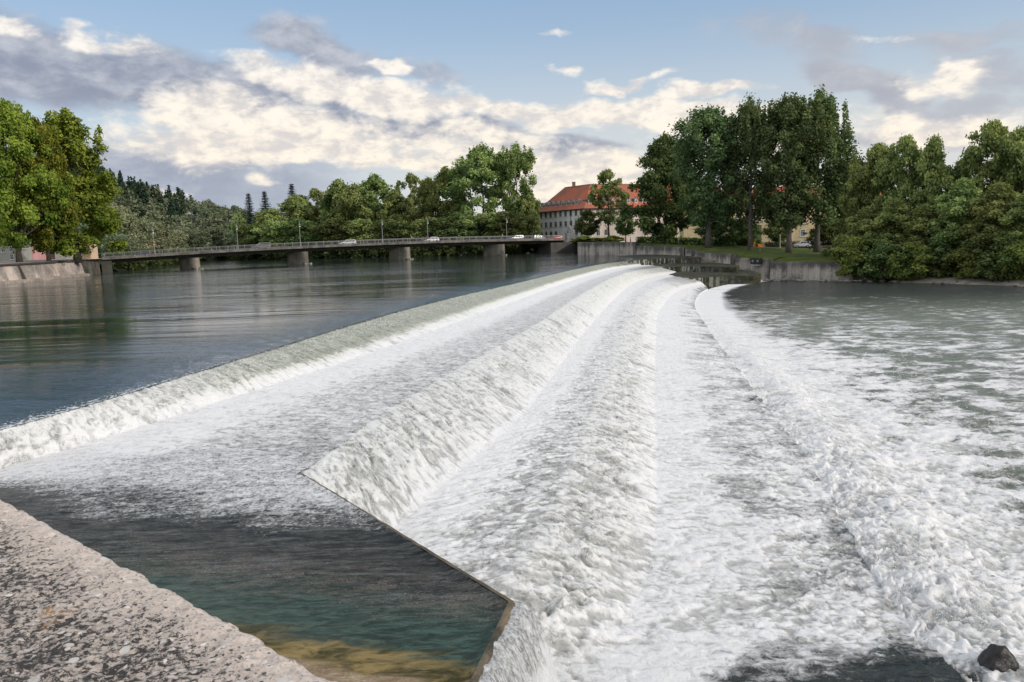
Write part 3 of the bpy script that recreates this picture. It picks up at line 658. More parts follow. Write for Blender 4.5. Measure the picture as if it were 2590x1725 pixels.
# ---- the parapet the viewer leans over
def near_wall():
    m, N, bs, out = new_mat('exposed_aggregate')
    p = pos(N)
    warp = N.n('ShaderNodeTexNoise'); N.link(p, warp.inputs['Vector']); warp.inputs['Scale'].default_value = 30; warp.inputs['Detail'].default_value = 3
    wa = N.n('ShaderNodeVectorMath', operation='MULTIPLY_ADD'); N.link(warp.outputs['Color'], wa.inputs[0]); wa.inputs[1].default_value = (.02,.02,.02); N.link(p, wa.inputs[2])
    def vor(scale, feat='F1'):
        v = N.n('ShaderNodeTexVoronoi', feature=feat); N.link(wa.outputs[0], v.inputs['Vector']); v.inputs['Scale'].default_value = scale; v.inputs['Randomness'].default_value = 1.0; return v
    v1 = vor(46); v2 = vor(95); v3 = vor(21)
    lich = N.noise(p, 5.5, 7, 0.68, 0.4); lic2 = N.noise(p, 52, 7, 0.78, 0.3); fine = N.noise(p, 160, 3, 0.7)
    base = N.mix(N.smooth(lic2, 0.3, 0.7), (0.46,0.385,0.33), (0.86,0.745,0.66))
    s1 = N.n('ShaderNodeSeparateColor'); N.link(v1.outputs['Color'], s1.inputs[0])
    st = N.math('MULTIPLY', N.smooth(v1.outputs['Distance'], 0.42, 0.30), N.smooth(s1.outputs[0], 0.45, 0.6))
    stc = N.mix(s1.outputs[1], (0.34,0.27,0.24), (0.86,0.80,0.76))
    c = N.mix(st, base, stc)
    s2 = N.n('ShaderNodeSeparateColor'); N.link(v2.outputs['Color'], s2.inputs[0])
    c = N.mix(N.math('MULTIPLY', N.smooth(v2.outputs['Distance'], 0.45, 0.3), N.smooth(s2.outputs[0], 0.5, 0.7)), c, N.mix(s2.outputs[1], (0.12,0.10,0.09), (0.75,0.68,0.62)))
    # black lichen in blotches, lighter towards the worn outer edge
    e = N.attr('edge').outputs['Fac']
    lf = N.math('ADD', N.math('MULTIPLY_ADD', lich, 0.30, N.math('MULTIPLY', lic2, 1.10)), N.math('MULTIPLY', e, -0.26))
    blk = N.smooth(lf, 0.615, 0.735)
    stv = N.math('MULTIPLY', st, N.smooth(s1.outputs[2], 0.35, 0.6)); blk = N.math('MULTIPLY', blk, N.math('SUBTRACT', 1.0, N.math('MULTIPLY', stv, 0.85)))
    c = N.mix(blk, c, N.mix(fine, (0.012,0.012,0.012), (0.075,0.068,0.062)))
    s3 = N.n('ShaderNodeSeparateColor'); N.link(v3.outputs['Color'], s3.inputs[0])
    c = N.mix(N.math('MULTIPLY', N.smooth(v3.outputs['Distance'], 0.34, 0.26), N.smooth(s3.outputs[0], 0.92, 0.95)), c, (0.66,0.63,0.60))
    ora = N.math('MULTIPLY', N.smooth(N.noise(N.mapping(p, loc=(1.37,0.2,0)), 4.2, 4, 0.6), 0.685, 0.72), N.smooth(lic2, 0.45, 0.62))
    c = N.mix(N.math('MULTIPLY', ora, 0.8), c, (0.52,0.27,0.06))
    N.link(c, bs.inputs['Base Color']); bs.inputs['Roughness'].default_value = 0.9
    h = N.math('MULTIPLY_ADD', N.smooth(v1.outputs['Distance'], 0.5, 0.1), 0.35, N.math('MULTIPLY_ADD', fine, 0.25, N.math('MULTIPLY', lic2, 0.8)))
    N.link(N.bump(h, 0.75, 0.012), bs.inputs['Normal'])
    root = empty('parapet_wall', (-1.2, 2.3, 0), 0, 'pebbly weathered concrete parapet with black lichen in the near corner', 'parapet wall')
    a = np.array(atz(795, 1568, 3.745)[:2]); b = np.array(atz(0, 1141, 3.745)[:2]); t = (b-a)/np.linalg.norm(b-a); nr = np.array((-t[1], t[0])); nr = nr if nr[0] < 0 else -nr   # nr points to the viewer's side
    n = 620; m_ = 330; k = np.linspace(-2.4, 26, 900); k = np.concatenate([np.linspace(-2.4, 4.6, 760, endpoint=False), np.linspace(4.6, 26, 60)])
    prof = [(0.05,-0.9),(0.03,-0.3),(0.004,-0.09),(0.0,-0.045),(0.004,-0.022),(0.014,-0.008),(0.028,-0.001)]
    ws = np.concatenate([[q[0] for q in prof], np.linspace(0.04, 1.75, 300)]); zs = np.concatenate([[q[1] for q in prof], 0*np.linspace(0.04, 1.75, 300)])
    P = np.zeros((len(k), len(ws), 3)); P[...,:2] = a + t*k[:,None,None] + nr*ws[None,:,None]
    P[...,2] = 3.75 + zs[None,:]
    kk = k[:,None] + 0*ws; ww = ws[None,:] + 0*k[:,None]
    rough = 0.007*fbm(kk*14, ww*14, 4, 3) + 0.0035*perlin(kk*55, ww*55, 8) + 0.006*fbm(kk*3, ww*3, 2, 19)
    P[...,2] += rough
    eb = np.exp(-np.abs(ww)/0.05); P[...,:2] += nr*(eb*(0.012*fbm(kk*9, zs[None,:]*9+0*kk, 4, 44)+0.006*fbm(kk*30, zs[None,:]*30+0*kk, 3, 45)))[...,None]
    o = grid_mesh('coping', P, m, dict(edge=np.exp(-ww/0.10))); o.parent = root; o.location = -Vector(root.location)
    mw = concrete_mat('wall_face', (0.22,0.20,0.17), streak=0.8)
    kb = np.linspace(-2.4, 26, 40); zz = np.linspace(-3.8, 2.95, 14); S = np.zeros((40, 14, 3)); S[...,:2] = (a + t*kb[:,None] + nr*0.06)[:,None]; S[...,2] = zz[None]
    o = grid_mesh('wall_body', S, mw, smooth=False); o.parent = root; o.location = -Vector(root.location)
near_wall()

# ---- dark boulder in the water lower right
def rock_mesh(name, r, mat, seed, sub=4, flat=0.8, rough=0.35):
    bm = bmesh.new(); bmesh.ops.create_icosphere(bm, subdivisions=sub, radius=1.0)
    rr = random.Random(seed); cuts = [Vector((rr.uniform(-1,1), rr.uniform(-1,1), rr.uniform(-.4,1))).normalized() for _ in range(9)]
    for v in bm.verts:
        d = v.co.normalized(); k = 1.0
        for c in cuts:
            s_ = d.dot(c)
            if s_ > 0.62: k = min(k, 0.78/max(s_, .1)) if 0.78/s_ < k else k
        k += rough*0.25*float(fbm(np.array(d.x*2.2+seed), np.array(d.y*2.2+d.z*1.7), 4, seed % 17))
        v.co = Vector((d.x*r[0], d.y*r[1], d.z*r[2]*flat))*k
    me = bpy.data.meshes.new(name); bm.to_mesh(me); bm.free(); me.materials.append(mat)
    me.polygons.foreach_set('use_smooth', [True]*len(me.polygons)); return me
import bmesh
m_dkrock = simple('wet_rock', (0.016,0.013,0.012), 0.38, 0.5, 9, bump=0.6)
rk = put('boulder', rock_mesh('boulder', (0.33,0.38,0.62), m_dkrock, 5), loc=atz(2290, 1555, -3.3)+Vector((0,0,.12)))
setp(rk, 'dark wet boulder standing out of the rapids in the lower right corner', 'boulder')

# ================================================================== GROUND AND BANKS
def lerp_poly(pts, n):
    a = np.array(pts, float); l = np.concatenate([[0], np.cumsum(np.linalg.norm(np.diff(a[:,:2], axis=0), axis=1))]); l /= l[-1]
    q = np.linspace(0, 1, n); return np.stack([np.interp(q, l, a[:,i]) for i in range(a.shape[1])], -1)
def ground_mat(name, c1, c2, c3=None, scale=0.6, rough=0.95):
    m, N, bs, out = new_mat(name); p = pos(N)
    a = N.noise(N.mapping(p, scale=(scale,)*3), 1.0, 7, 0.68, 0.3); b = N.noise(N.mapping(p, scale=(scale*9,)*3), 1.0, 4, 0.7)
    c = N.mix(N.smooth(N.math('MULTIPLY_ADD', b, 0.6, a), 0.55, 1.0), c1, c2)
    if c3: c = N.mix(N.smooth(a, 0.60, 0.72, 0, 0.6), c, c3)
    N.link(c, bs.inputs['Base Color']); bs.inputs['Roughness'].default_value = rough; bs.inputs['Specular IOR Level'].default_value = 0.15
    N.link(N.bump(b, 0.6, 0.06), bs.inputs['Normal']); return m
M_GRASS = ground_mat('grass', (0.050,0.072,0.016), (0.105,0.135,0.030), (0.12,0.12,0.045), 0.5)
M_EARTH = ground_mat('earth', (0.030,0.028,0.018), (0.075,0.065,0.042), (0.035,0.045,0.018), 0.5)
M_FORESTFLOOR = ground_mat('forest_floor', (0.018,0.026,0.012), (0.038,0.050,0.020), None, 0.3)
M_GRAVEL = ground_mat('gravel', (0.22,0.20,0.17), (0.40,0.36,0.31), None, 1.2)
M_PATH = ground_mat('path_paving', (0.26,0.23,0.20), (0.36,0.31,0.27), None, 0.8)
M_ASPHALT = ground_mat('asphalt', (0.045,0.045,0.047), (0.065,0.064,0.064), None, 0.7)
M_BED = ground_mat('river_bed', (0.03,0.035,0.025), (0.06,0.06,0.045), None, 0.2)

g = MB(); n = 40
gx = np.linspace(-3500, 3500, 60); gy = np.linspace(-800, 6000, 60); GXX, GYY = np.meshgrid(gx, gy, indexing='ij')
o = grid_mesh('ground', np.stack([GXX, GYY, -6.0+0*GXX+3*fbm(GXX*0.002, GYY*0.002, 3, 2)*(np.hypot(GXX, GYY) > 900)], -1), M_BED); setp(o, kind='structure')

# ---- right bank: wall line, stepped tops, lawn and street behind
WALL = [(17.5,202,3.30),(28.8,181,3.10),(28.9,180,2.25),(34.2,156,2.0),(34.4,155,1.62),(35.2,151,1.45),(35.3,150.5,1.05),(38.6,136.5,.85),(38.7,136,.20),(42.2,129.4,.05),(42.1,129.5,-.42),(49.5,122.2,-.42),(58,114.6,-.45),(66,101.5,-.6),(74,84,-.8),(84,62,-1)]
def lawn_z(X, Y):
    z = 3.3 - 0.062*(X-20) - np.maximum(0, 165-Y)*0.045
    return np.clip(z, -1.1, 4.2)
def right_bank():
    # resample the wall line, then march inland
    w = np.array(WALL); seg = np.linalg.norm(np.diff(w[:,:2], axis=0), axis=1); l = np.concatenate([[0], np.cumsum(np.maximum(seg, 1e-3))])
    q = np.unique(np.concatenate([np.linspace(0, l[-1], 220), l])); W_ = np.stack([np.interp(q, l, w[:,i]) for i in range(3)], -1)
    back = lerp_poly([(25,330),(90,330),(170,300),(230,240),(250,160),(240,60)], len(q))
    t = np.concatenate([np.linspace(0, 0.15, 50, endpoint=False), np.linspace(0.15, 1, 40)])
    P = np.zeros((len(q), len(t), 3)); P[...,:2] = W_[:,None,:2]*(1-t)[None,:,None] + back[:,None]*t[None,:,None]
    d = np.linalg.norm(P[...,:2]-W_[:,None,:2], axis=-1); k = sstep(d, 0.3, 5.0)
    P[...,2] = (W_[:,2]-0.10)[:,None]*(1-k) + lawn_z(P[...,0], P[...,1])*k + 0.06*fbm(P[...,0]*0.25, P[...,1]*0.25, 3, 8)*k
    o = grid_mesh('lawn', P, M_GRASS); setp(o, kind='structure')
right_bank()
m_wall = concrete_mat('stained_concrete', (0.64,0.585,0.52), (0.085,0.08,0.075), top=0.55, streak=0.8, scale=0.8, warm=(0.30,0.265,0.225))
def wall_run(pts, zbot, parent, name='wall_panel', thick=0.5, mat=None, depth=1.5):
    """vertical panel between two plan points with a capped, slightly chipped top"""
    (x0, y0, z0), (x1, y1, z1) = pts; L = math.hypot(x1-x0, y1-y0); n = max(8, int(L/0.35)); k = np.linspace(0, 1, n)
    nx, ny = -(y1-y0)/L, (x1-x0)/L
    if nx*(-x0)+ny*(-y0) < 0: nx, ny = -nx, -ny                # towards the river / viewer
    top = z0+(z1-z0)*k; rows = []
    zb = zbot if hasattr(zbot, '__len__') else (zbot, zbot); zbk = zb[0]+(zb[1]-zb[0])*k
    for q in np.linspace(0, 1, 12): rows.append((0.06*(1-q), zbk+(top-0.03-zbk)*q))
    rows += [(-0.03, top), (-thick, top), (-thick, top-1.0)]
    P = np.zeros((n, len(rows), 3))
    for j, (off, z) in enumerate(rows):
        P[:, j, 0] = x0+(x1-x0)*k+nx*off; P[:, j, 1] = y0+(y1-y0)*k+ny*off; P[:, j, 2] = z
    P[...,2] += 0.02*perlin(P[...,0]*2.0, P[...,1]*2.0, 4)*(np.arange(len(rows)) >= 11)[None]
    o = grid_mesh(name, P, mat or m_wall, smooth=False)
    me = o.data; co = P.reshape(-1,3); tp = np.repeat(top, len(rows)); a = np.clip(1-(tp-co[:,2])/depth, 0, 1)
    at_ = me.attributes.new('topness', 'FLOAT', 'POINT'); at_.data.foreach_set('value', a.astype(np.float32))
    o.parent = parent; o.location = -Vector(parent.location); return o
rw = empty('retaining_wall', (38, 140, -2), 0, 'grey concrete river wall with black drip stains and tops stepping down to the right', 'river wall')
zb = {0:(-1.2,-1.2)}
segs = [(0,1,-.6,-.8),(2,3,-1.2,-2),(4,5,-3,-3.5),(6,7,-3.8,-3.8),(8,9,-4,-4),(10,11,-4,-4),(11,12,-4,-4)]
for a, b, za, zb_ in segs: wall_run((WALL[a], WALL[b]), (za, zb_), rw)
# steps between panel tops closed by short ends
for a in (1,3,5,7,9):
    x, y, z = WALL[a]; mb = MB(); mb.box((x+0.22, y+0.30, z-2.52), (1.0, 1.0, 5.0), rz=0.5)
    o = mb.build('wall_pier', m_wall, rw); set_topness(o); o.location = -Vector(rw.location)
# sloping concrete apron from the mossy steps down to the shore
ap = MB(); m_apron = concrete_mat('apron_concrete', (0.30,0.25,0.20), (0.06,0.055,0.045), streak=0.3, warm=(0.30,0.23,0.17))
A = np.array([(35.2,150,.55),(36.6,144,-.2),(38,138,-1.1),(39.6,133,-2.3),(41.5,130.5,-3.3)]); A = lerp_poly(A, 40)
P = np.zeros((40, 9, 3))
for j in range(9): P[:, j] = A; P[:, j, :2] -= np.array((0.9,0.55))*(j/8)*2.4; P[:, j, 2] -= 0.95*j/8
P[...,2] += 0.12*fbm(P[...,0], P[...,1], 4, 5)
o = grid_mesh('apron', P, m_apron); o.parent = rw; o.location = -Vector(rw.location)
# black lamp box on the wall: two round lamps above a sill
x, y = 40.9, 131.2; bx = MB(); ang_ = atan2(WALL[9][1]-WALL[8][1], WALL[9][0]-WALL[8][0])
bx.box((x-.14, y-.22, -.28), (2.3, 0.36, 1.0), rz=ang_); ob = bx.build('lamp_box', simple('dark_iron', (0.018,0.018,0.02), 0.6), rw); ob.location = -Vector(rw.location)
for s_ in (-.55, .6):
    c = Vector((x-.14, y-.22, -.28)) + Vector((cos(ang_)*s_, sin(ang_)*s_, 0)) + Vector((-sin(ang_), cos(ang_), 0))*-0.20
    t = MB(); t.tube([c, c+Vector((sin(ang_), -cos(ang_), 0))*.10], .2, 14); ob = t.build('round_lamp', simple('grey_lamp', (0.25,0.25,0.25), 0.6), rw); ob.location = -Vector(rw.location)
bx = MB(); bx.box((x-.2, y-.3, -.95), (1.9, .5, .14), rz=ang_); ob = bx.build('lamp_sill', simple('pale_sill', (0.42,0.40,0.37), 0.8), rw); ob.location = -Vector(rw.location)

# stones along the right waterline (counted ones), gravel spit
m_rock = simple('shore_stone', (0.23,0.20,0.17), 0.85, 0.45, 2.5, bump=0.4)
rocks = [rock_mesh('shore_stone', (0.55,0.42,0.36), m_rock, 20+i, 3) for i in range(5)]
shore = lerp_poly([(39.6,130.6,0),(44,126.6,0),(49.8,121.2,0),(58.2,113.4,0),(66,100,0),(73,84,0)], 200)
rr = random.Random(3)
for i in range(64):
    q = shore[min(199, int(rr.uniform(0, 0.92)*200))]
    o = put('shore_stone', rocks[i % 5], loc=(q[0]+rr.uniform(-.9,.4)-1.0, q[1]+rr.uniform(-.7,.4)-.9, -3.30+rr.uniform(-.1,.15)))
    s_ = rr.uniform(0.45, 1.25); o.scale = (s_*rr.uniform(.8,1.4), s_, s_*rr.uniform(.6,1)); o.rotation_euler = (0, 0, rr.uniform(0, 6.28))
    setp(o, 'pale angular stone lying along the waterline under the right bank', 'stone', 'stones along the right waterline')
sp = lerp_poly([(57,113.4),(60.5,109.4),(64.5,102.2),(67,97)], 40); P = np.zeros((40, 12, 3))
for j in range(12):
    P[:, j, :2] = sp + np.array((0.86,0.5))*(j/11*5-3.6); P[:, j, 2] = -3.55 + 0.9*sstep(j/11, 0, 1)
P[...,2] += 0.08*fbm(P[...,0], P[...,1], 3, 3); o = grid_mesh('gravel_bank', P, M_GRAVEL); setp(o, kind='structure')
# earth slope beneath the right-hand trees
sl = lerp_poly([(49.5,121.8),(58,113.8),(66,100.5),(74,83),(86,58)], 80); P = np.zeros((80, 14, 3))
for j in range(14):
    P[:, j, :2] = sl + np.array((0.82,0.57))*(j/13*9-0.6); P[:, j, 2] = -3.9 + 3.4*(j/13)**0.8
P[...,2] += 0.3*fbm(P[...,0]*0.5, P[...,1]*0.5, 4, 6); o = grid_mesh('bank', P, M_EARTH); setp(o, kind='structure')

# ---- street and footpath on the right (sheets above the lawn)
def ribbon(name, pts, width, mat, zoff):
    a = lerp_poly(pts, 60); tg = np.gradient(a[:,:2], axis=0); tg /= np.linalg.norm(tg, axis=1)[:,None]; nr = np.stack([-tg[:,1], tg[:,0]], -1)
    P = np.zeros((60, 7, 3))
    for j in range(7):
        P[:, j, :2] = a[:,:2] + nr*width*(j/6-.5); P[:, j, 2] = lawn_z(P[:, j, 0], P[:, j, 1]) + zoff if a.shape[1] == 2 else a[:,2]+zoff
    o = grid_mesh(name, P, mat); return setp(o, kind='structure')
ribbon('path', [(52,190),(58,176),(66,164),(76,154),(95,146)], 2.4, M_PATH, 0.14)
ribbon('road', [(14,232),(40,214),(78,206),(130,200),(180,190)], 8.0, M_ASPHALT, 0.16)

# ---- left bank behind its own wall, upstream banks, hills
def strip(name, front, back, zf, zb_, mat, n=90, m=30, rough=0.4, amp=0.4):
    f, b_ = lerp_poly(front, n), lerp_poly(back, n); t = np.linspace(0, 1, m)
    P = np.zeros((n, m, 3)); P[...,:2] = f[:,None,:2]*(1-t)[None,:,None] + b_[:,None,:2]*t[None,:,None]
    P[...,2] = (zf + (zb_-zf)*t**0.7)[None] if not callable(zb_) else zb_(P[...,0], P[...,1], t[None])
    P[...,2] += amp*fbm(P[...,0]*rough*.2, P[...,1]*rough*.2, 4, 7)*np.minimum(1, t*6)[None]
    o = grid_mesh(name, P, mat); return setp(o, kind='structure')
strip('left_bank', [(-82,90),(-86.6,136),(-90.6,168),(-95,186),(-99,196)], [(-160,90),(-180,140),(-200,190),(-210,230),(-210,260)], 3.5, 4.2, M_PATH, amp=0.05)
strip('upstream_left_bank', [(-99,203),(-103,220),(-112,270),(-132,340),(-165,430),(-215,520)], [(-190,238),(-215,270),(-235,330),(-280,400),(-330,500),(-380,600)], -0.3, 14, M_FORESTFLOOR, amp=1.5)
strip('upstream_right_bank', [(13,236),(4,258),(-20,268),(-50,282),(-80,300),(-108,330),(-150,420),(-200,540)], [(30,330),(20,350),(0,370),(-20,390),(-40,410),(-60,430),(-100,520),(-140,640)], -0.35, 3.6, M_FORESTFLOOR, amp=0.6)
def hill_z(X, Y, t):
    return 0
def hillside():
    # wooded valley side, high on the left and running down to the river bend
    xs = np.linspace(-420, 260, 120); ys = np.linspace(300, 1100, 60); X, Y = np.meshgrid(xs, ys, indexing='ij')
    a = X/Y                                             # bearing
    crest = 34*sstep(a, -0.335, -0.60) + 13*sstep(a, -0.25, -0.36) + 8
    Z = -3 + crest*sstep(Y + 0*X, 330, 520)*(Y/500) + 2.0*fbm(X*0.012, Y*0.012, 4, 9)
    return X, Y, Z
HX, HY, HZ = hillside(); o = grid_mesh('hillside', np.stack([HX, HY, HZ], -1), M_FORESTFLOOR); setp(o, kind='structure')
def hz(x, y):
    i = np.clip((x+420)/680*119, 0, 118.999); j = np.clip((y-300)/800*59, 0, 58.999); a, b = int(i), int(j); u, v = i-a, j-b
    return HZ[a,b]*(1-u)*(1-v)+HZ[a+1,b]*u*(1-v)+HZ[a,b+1]*(1-u)*v+HZ[a+1,b+1]*u*v

# ================================================================== TREES
def leaf_mat(name, dark, light, trans=0.35, var=0.06, vein=None):
    m = bpy.data.materials.new(name); m.use_nodes = True; t = m.node_tree; t.nodes.clear(); N = NT(t)
    out = N.n('ShaderNodeOutputMaterial'); tint = N.attr('tint').outputs['Fac']
    oi = N.n('ShaderNodeObjectInfo').outputs['Random']
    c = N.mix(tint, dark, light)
    hs = N.n('ShaderNodeHueSaturation'); N.link(c, hs.inputs['Color'])
    N.link(N.lin(oi, 0, 1, 0.5-var*.45, 0.5+var*.45), hs.inputs['Hue']); N.link(N.lin(oi, 0, 1, 0.78, 1.25), hs.inputs['Value'])
    df = N.n('ShaderNodeBsdfDiffuse'); N.link(hs.outputs[0], df.inputs[0])
    tr = N.n('ShaderNodeBsdfTranslucent'); tc = N.mix(0.6, hs.outputs[0], (0.13,0.17,0.02)); N.link(tc, tr.inputs[0])
    mx = N.n('ShaderNodeMixShader'); mx.inputs[0].default_value = trans; N.link(df.outputs[0], mx.inputs[1]); N.link(tr.outputs[0], mx.inputs[2])
    N.link(mx.outputs[0], out.inputs[0]); return m
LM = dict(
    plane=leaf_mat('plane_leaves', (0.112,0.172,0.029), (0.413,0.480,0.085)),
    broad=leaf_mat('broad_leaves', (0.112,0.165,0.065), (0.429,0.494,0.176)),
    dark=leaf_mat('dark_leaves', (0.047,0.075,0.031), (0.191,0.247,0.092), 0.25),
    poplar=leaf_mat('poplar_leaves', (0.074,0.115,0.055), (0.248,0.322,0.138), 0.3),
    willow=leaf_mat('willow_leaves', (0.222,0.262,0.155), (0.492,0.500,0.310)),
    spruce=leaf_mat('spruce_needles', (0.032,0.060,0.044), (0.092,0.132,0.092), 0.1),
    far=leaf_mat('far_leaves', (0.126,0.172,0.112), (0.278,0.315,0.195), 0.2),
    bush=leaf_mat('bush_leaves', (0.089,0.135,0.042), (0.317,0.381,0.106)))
M_BARK = simple('bark', (0.060,0.050,0.042), 0.95, 0.4, 2.0, bump=0.6)
M_BARKP = simple('grey_bark', (0.105,0.095,0.085), 0.95, 0.4, 2.0, bump=0.6)

def leaves_mesh(name, lobes, n_total, size, mat, rs, droop=0.0, up=0.25, spread=0.95):
    """many small leaf-sprays scattered on and in the lobes of a crown; lobes: (x,y,z,rx,rz,tint)"""
    L = np.array(lobes, float); wgt = (L[:,3]*L[:,3]+L[:,3]*L[:,4])*1.0; wgt /= wgt.sum()
    k = rs.choice(len(L), n_total, p=wgt); l = L[k]
    d = rs.normal(size=(n_total, 3)); d[:,2] += 0.25; d /= np.linalg.norm(d, axis=1)[:,None]
    r = spread*rs.rand(n_total)**0.28 * (1+0.27*rs.normal(size=n_total).clip(-1, 2.0))
    c = l[:,:3] + d*r[:,None]*np.stack([l[:,3], l[:,3], l[:,4]], -1)
    nrm = d*0.75 + rs.normal(size=(n_total, 3))*0.55 + np.array((0, 0, up)); nrm /= np.linalg.norm(nrm, axis=1)[:,None]
    a = np.cross(nrm, rs.normal(size=(n_total, 3))); a /= np.linalg.norm(a, axis=1)[:,None]; b = np.cross(nrm, a)
    s = size*(0.6+0.8*rs.rand(n_total))
    # five-sided irregular spray
    ang_ = np.linspace(0, 2*pi, 6)[:-1]; V = np.zeros((n_total, 5, 3))
    for i, t in enumerate(ang_):
        rad = s*(0.35+0.45*rs.rand(n_total))*(1.25 if i == 0 else 1.0)
        V[:, i] = c + a*(cos(t)*rad)[:,None] + b*(sin(t)*rad*0.8)[:,None]
        V[:, i, 2] -= droop*s*(0.5 if i in (0,) else 0)
    me = bpy.data.meshes.new(name); me.vertices.add(n_total*5); me.vertices.foreach_set('co', V.astype(np.float32).ravel())
    me.loops.add(n_total*5); me.loops.foreach_set('vertex_index', np.arange(n_total*5, dtype=np.int32))
    me.polygons.add(n_total); me.polygons.foreach_set('loop_start', np.arange(0, n_total*5, 5, dtype=np.int32)); me.update(calc_edges=True)
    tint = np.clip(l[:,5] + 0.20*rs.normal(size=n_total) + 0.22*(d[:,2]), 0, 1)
    at_ = me.attributes.new('tint', 'FLOAT', 'POINT'); at_.data.foreach_set('value', np.repeat(tint, 5).astype(np.float32))
    me.materials.append(mat); me.validate(); return me

def crown_lobes(rs, H, R, base, top, n, shape='round', lobe=0.26, gap=0.0):
    """lobes over a crown envelope between base and top heights; R = radius"""
    out = []; zc = (base+top)/2; hz_ = (top-base)/2
    tries = 0
    while len(out) < n and tries < 4000:
        tries += 1
        v = rs.uniform(-1, 1); th = rs.uniform(0, 2*pi)
        if shape == 'round': env = sqrt(max(0, 1-abs(v)**2.3))
        elif shape == 'egg': env = sqrt(max(0, 1-abs(v)**2.0))*(1.0-0.28*v)
        elif shape == 'column': env = (1-max(0, v)**2.6)**.5*(0.80+0.2*(1-abs(v)))
        elif shape == 'vase': env = (0.5+0.5*(v+1)/2)*sqrt(max(0, 1-max(0, v)**2.6))
        elif shape == 'skirt': env = (1-0.42*(v+1)/2)*sqrt(max(0, 1-max(0, v)**2.2))
        rr_ = env*R*(0.25+0.75*rs.rand()**0.55)*(0.82+0.36*rs.rand())
        lr = lobe*R*(0.65+0.8*rs.rand())
        rr_ = max(0, rr_-lr*0.55)
        z = zc+v*hz_*(1-0.3*lobe)
        lz = lr*(1.9 if shape == 'column' else (0.85 if shape != 'vase' else 1.15))
        if gap and rs.rand() < gap and rr_ < 0.45*R: continue
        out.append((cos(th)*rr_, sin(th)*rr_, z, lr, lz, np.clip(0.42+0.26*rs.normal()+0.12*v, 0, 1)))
    return out
def trunk_mesh(rs, H, r0, lobes, first, mat, name='trunk', lean=0.0, limbs=14, top=None):
    mb = MB(); top = top or H*0.8; k = np.linspace(0, 1, 9); wob = [Vector((rs.normal()*0.25*q, rs.normal()*0.25*q, 0)) for q in k]
    pts = [Vector((lean*q*q*H*.1, 0, top*q))+w for q, w in zip(k, wob)]; pts[0] = Vector((0, 0, -0.6))
    rad = [r0*(1.45 if q == 0 else (1-0.86*q)) for q in k]; mb.tube(pts, rad, 9)
    L = sorted(lobes, key=lambda l: -l[3])[:limbs*2]; rs.shuffle(L)
    for l in L[:limbs]:
        zt = min(l[2]-1.0, top*0.96); zs = max(first, zt-0.55*math.hypot(l[0], l[1])-1.5); zs = min(zs, top*.9)
        q = zs/top; b = Vector((lean*q*q*H*.1, 0, zs)); e = Vector(l[:3]); m_ = (b+e)/2+Vector((rs.normal()*.3, rs.normal()*.3, -0.1*(e-b).length))
        rb = max(0.05, r0*(1-0.86*q)*0.5); mb.tube([b, m_, e], [rb, rb*.6, rb*.18], 6, cap=False)
    return mb.mesh(name, mat, smooth=True)

PROTO = {}
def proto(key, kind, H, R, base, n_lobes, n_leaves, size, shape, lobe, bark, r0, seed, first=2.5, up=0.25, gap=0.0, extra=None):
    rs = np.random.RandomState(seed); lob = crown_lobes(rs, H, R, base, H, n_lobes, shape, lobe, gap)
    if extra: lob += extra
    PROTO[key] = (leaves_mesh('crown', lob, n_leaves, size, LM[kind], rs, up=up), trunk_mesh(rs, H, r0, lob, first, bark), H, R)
def spires(seed, n, R, z0, z1, r=0.85, rz=2.6, k=0.72):
    q = np.random.RandomState(seed); out = []
    for i in range(n):
        th = q.uniform(0, 2*pi); rr_ = R*k*q.rand()**0.5; z = z0+(z1-z0)*(1-0.55*(rr_/(R*k))**2)*q.uniform(.86, 1.0)
        for j in range(3): out.append((cos(th)*rr_+q.normal()*.25, sin(th)*rr_+q.normal()*.25, z-j*rz*1.1, r*(0.7+.3*j), rz*.75, np.clip(0.45+.25*q.normal(), 0, 1)))
    return out
proto('planeA','plane', 28, 10, 2.8, 130, 40000, 0.40, 'egg', 0.16, M_BARK, 0.55, 3, 4, gap=0.2, extra=spires(1, 9, 9, 22, 28.5, .9, 1.5, .8))
proto('planeB','plane', 28, 9, 0.9, 135, 42000, 0.40, 'skirt', 0.16, M_BARK, 0.55, 4, 4, gap=0.2, extra=spires(2, 9, 7, 22, 28.5, .9, 1.5, .8))
proto('broadA','broad', 22, 8.5, 1.5, 120, 17000, 0.50, 'round', 0.18, M_BARK, 0.4, 5)
proto('broadB','broad', 22, 7.5, 1.0, 110, 17000, 0.50, 'egg', 0.19, M_BARK, 0.4, 6)
proto('broadC','broad', 22, 8, 0.8, 120, 18000, 0.50, 'skirt', 0.18, M_BARK, 0.4, 7)
proto('airy','broad', 20, 7, 5.5, 80, 9500, 0.40, 'round', 0.14, M_BARK, 0.38, 8, 3, gap=0.2)
proto('bigA','broad', 34, 13, 4, 150, 23000, 0.58, 'egg', 0.14, M_BARK, 0.6, 9, 6, gap=0.3, extra=spires(3, 14, 9, 26, 34.5, .9, 1.6))
proto('vase','broad', 34, 10, 5, 110, 17000, 0.54, 'vase', 0.14, M_BARKP, 0.5, 10, 8, gap=0.35, extra=spires(4, 14, 9, 25, 34.5, .9, 2.2, .85))
proto('chestnut','dark', 23, 9, 1.0, 130, 26000, 0.44, 'egg', 0.17, M_BARK, 0.45, 11, extra=spires(5, 8, 4, 18, 24, .8, 1.4))
proto('poplarA','poplar', 32, 9.5, 6, 140, 33000, 0.40, 'vase', 0.15, M_BARKP, 0.62, 12, 6, gap=0.1, extra=spires(6, 24, 8.8, 24, 32.6, .75, 2.2, .9))
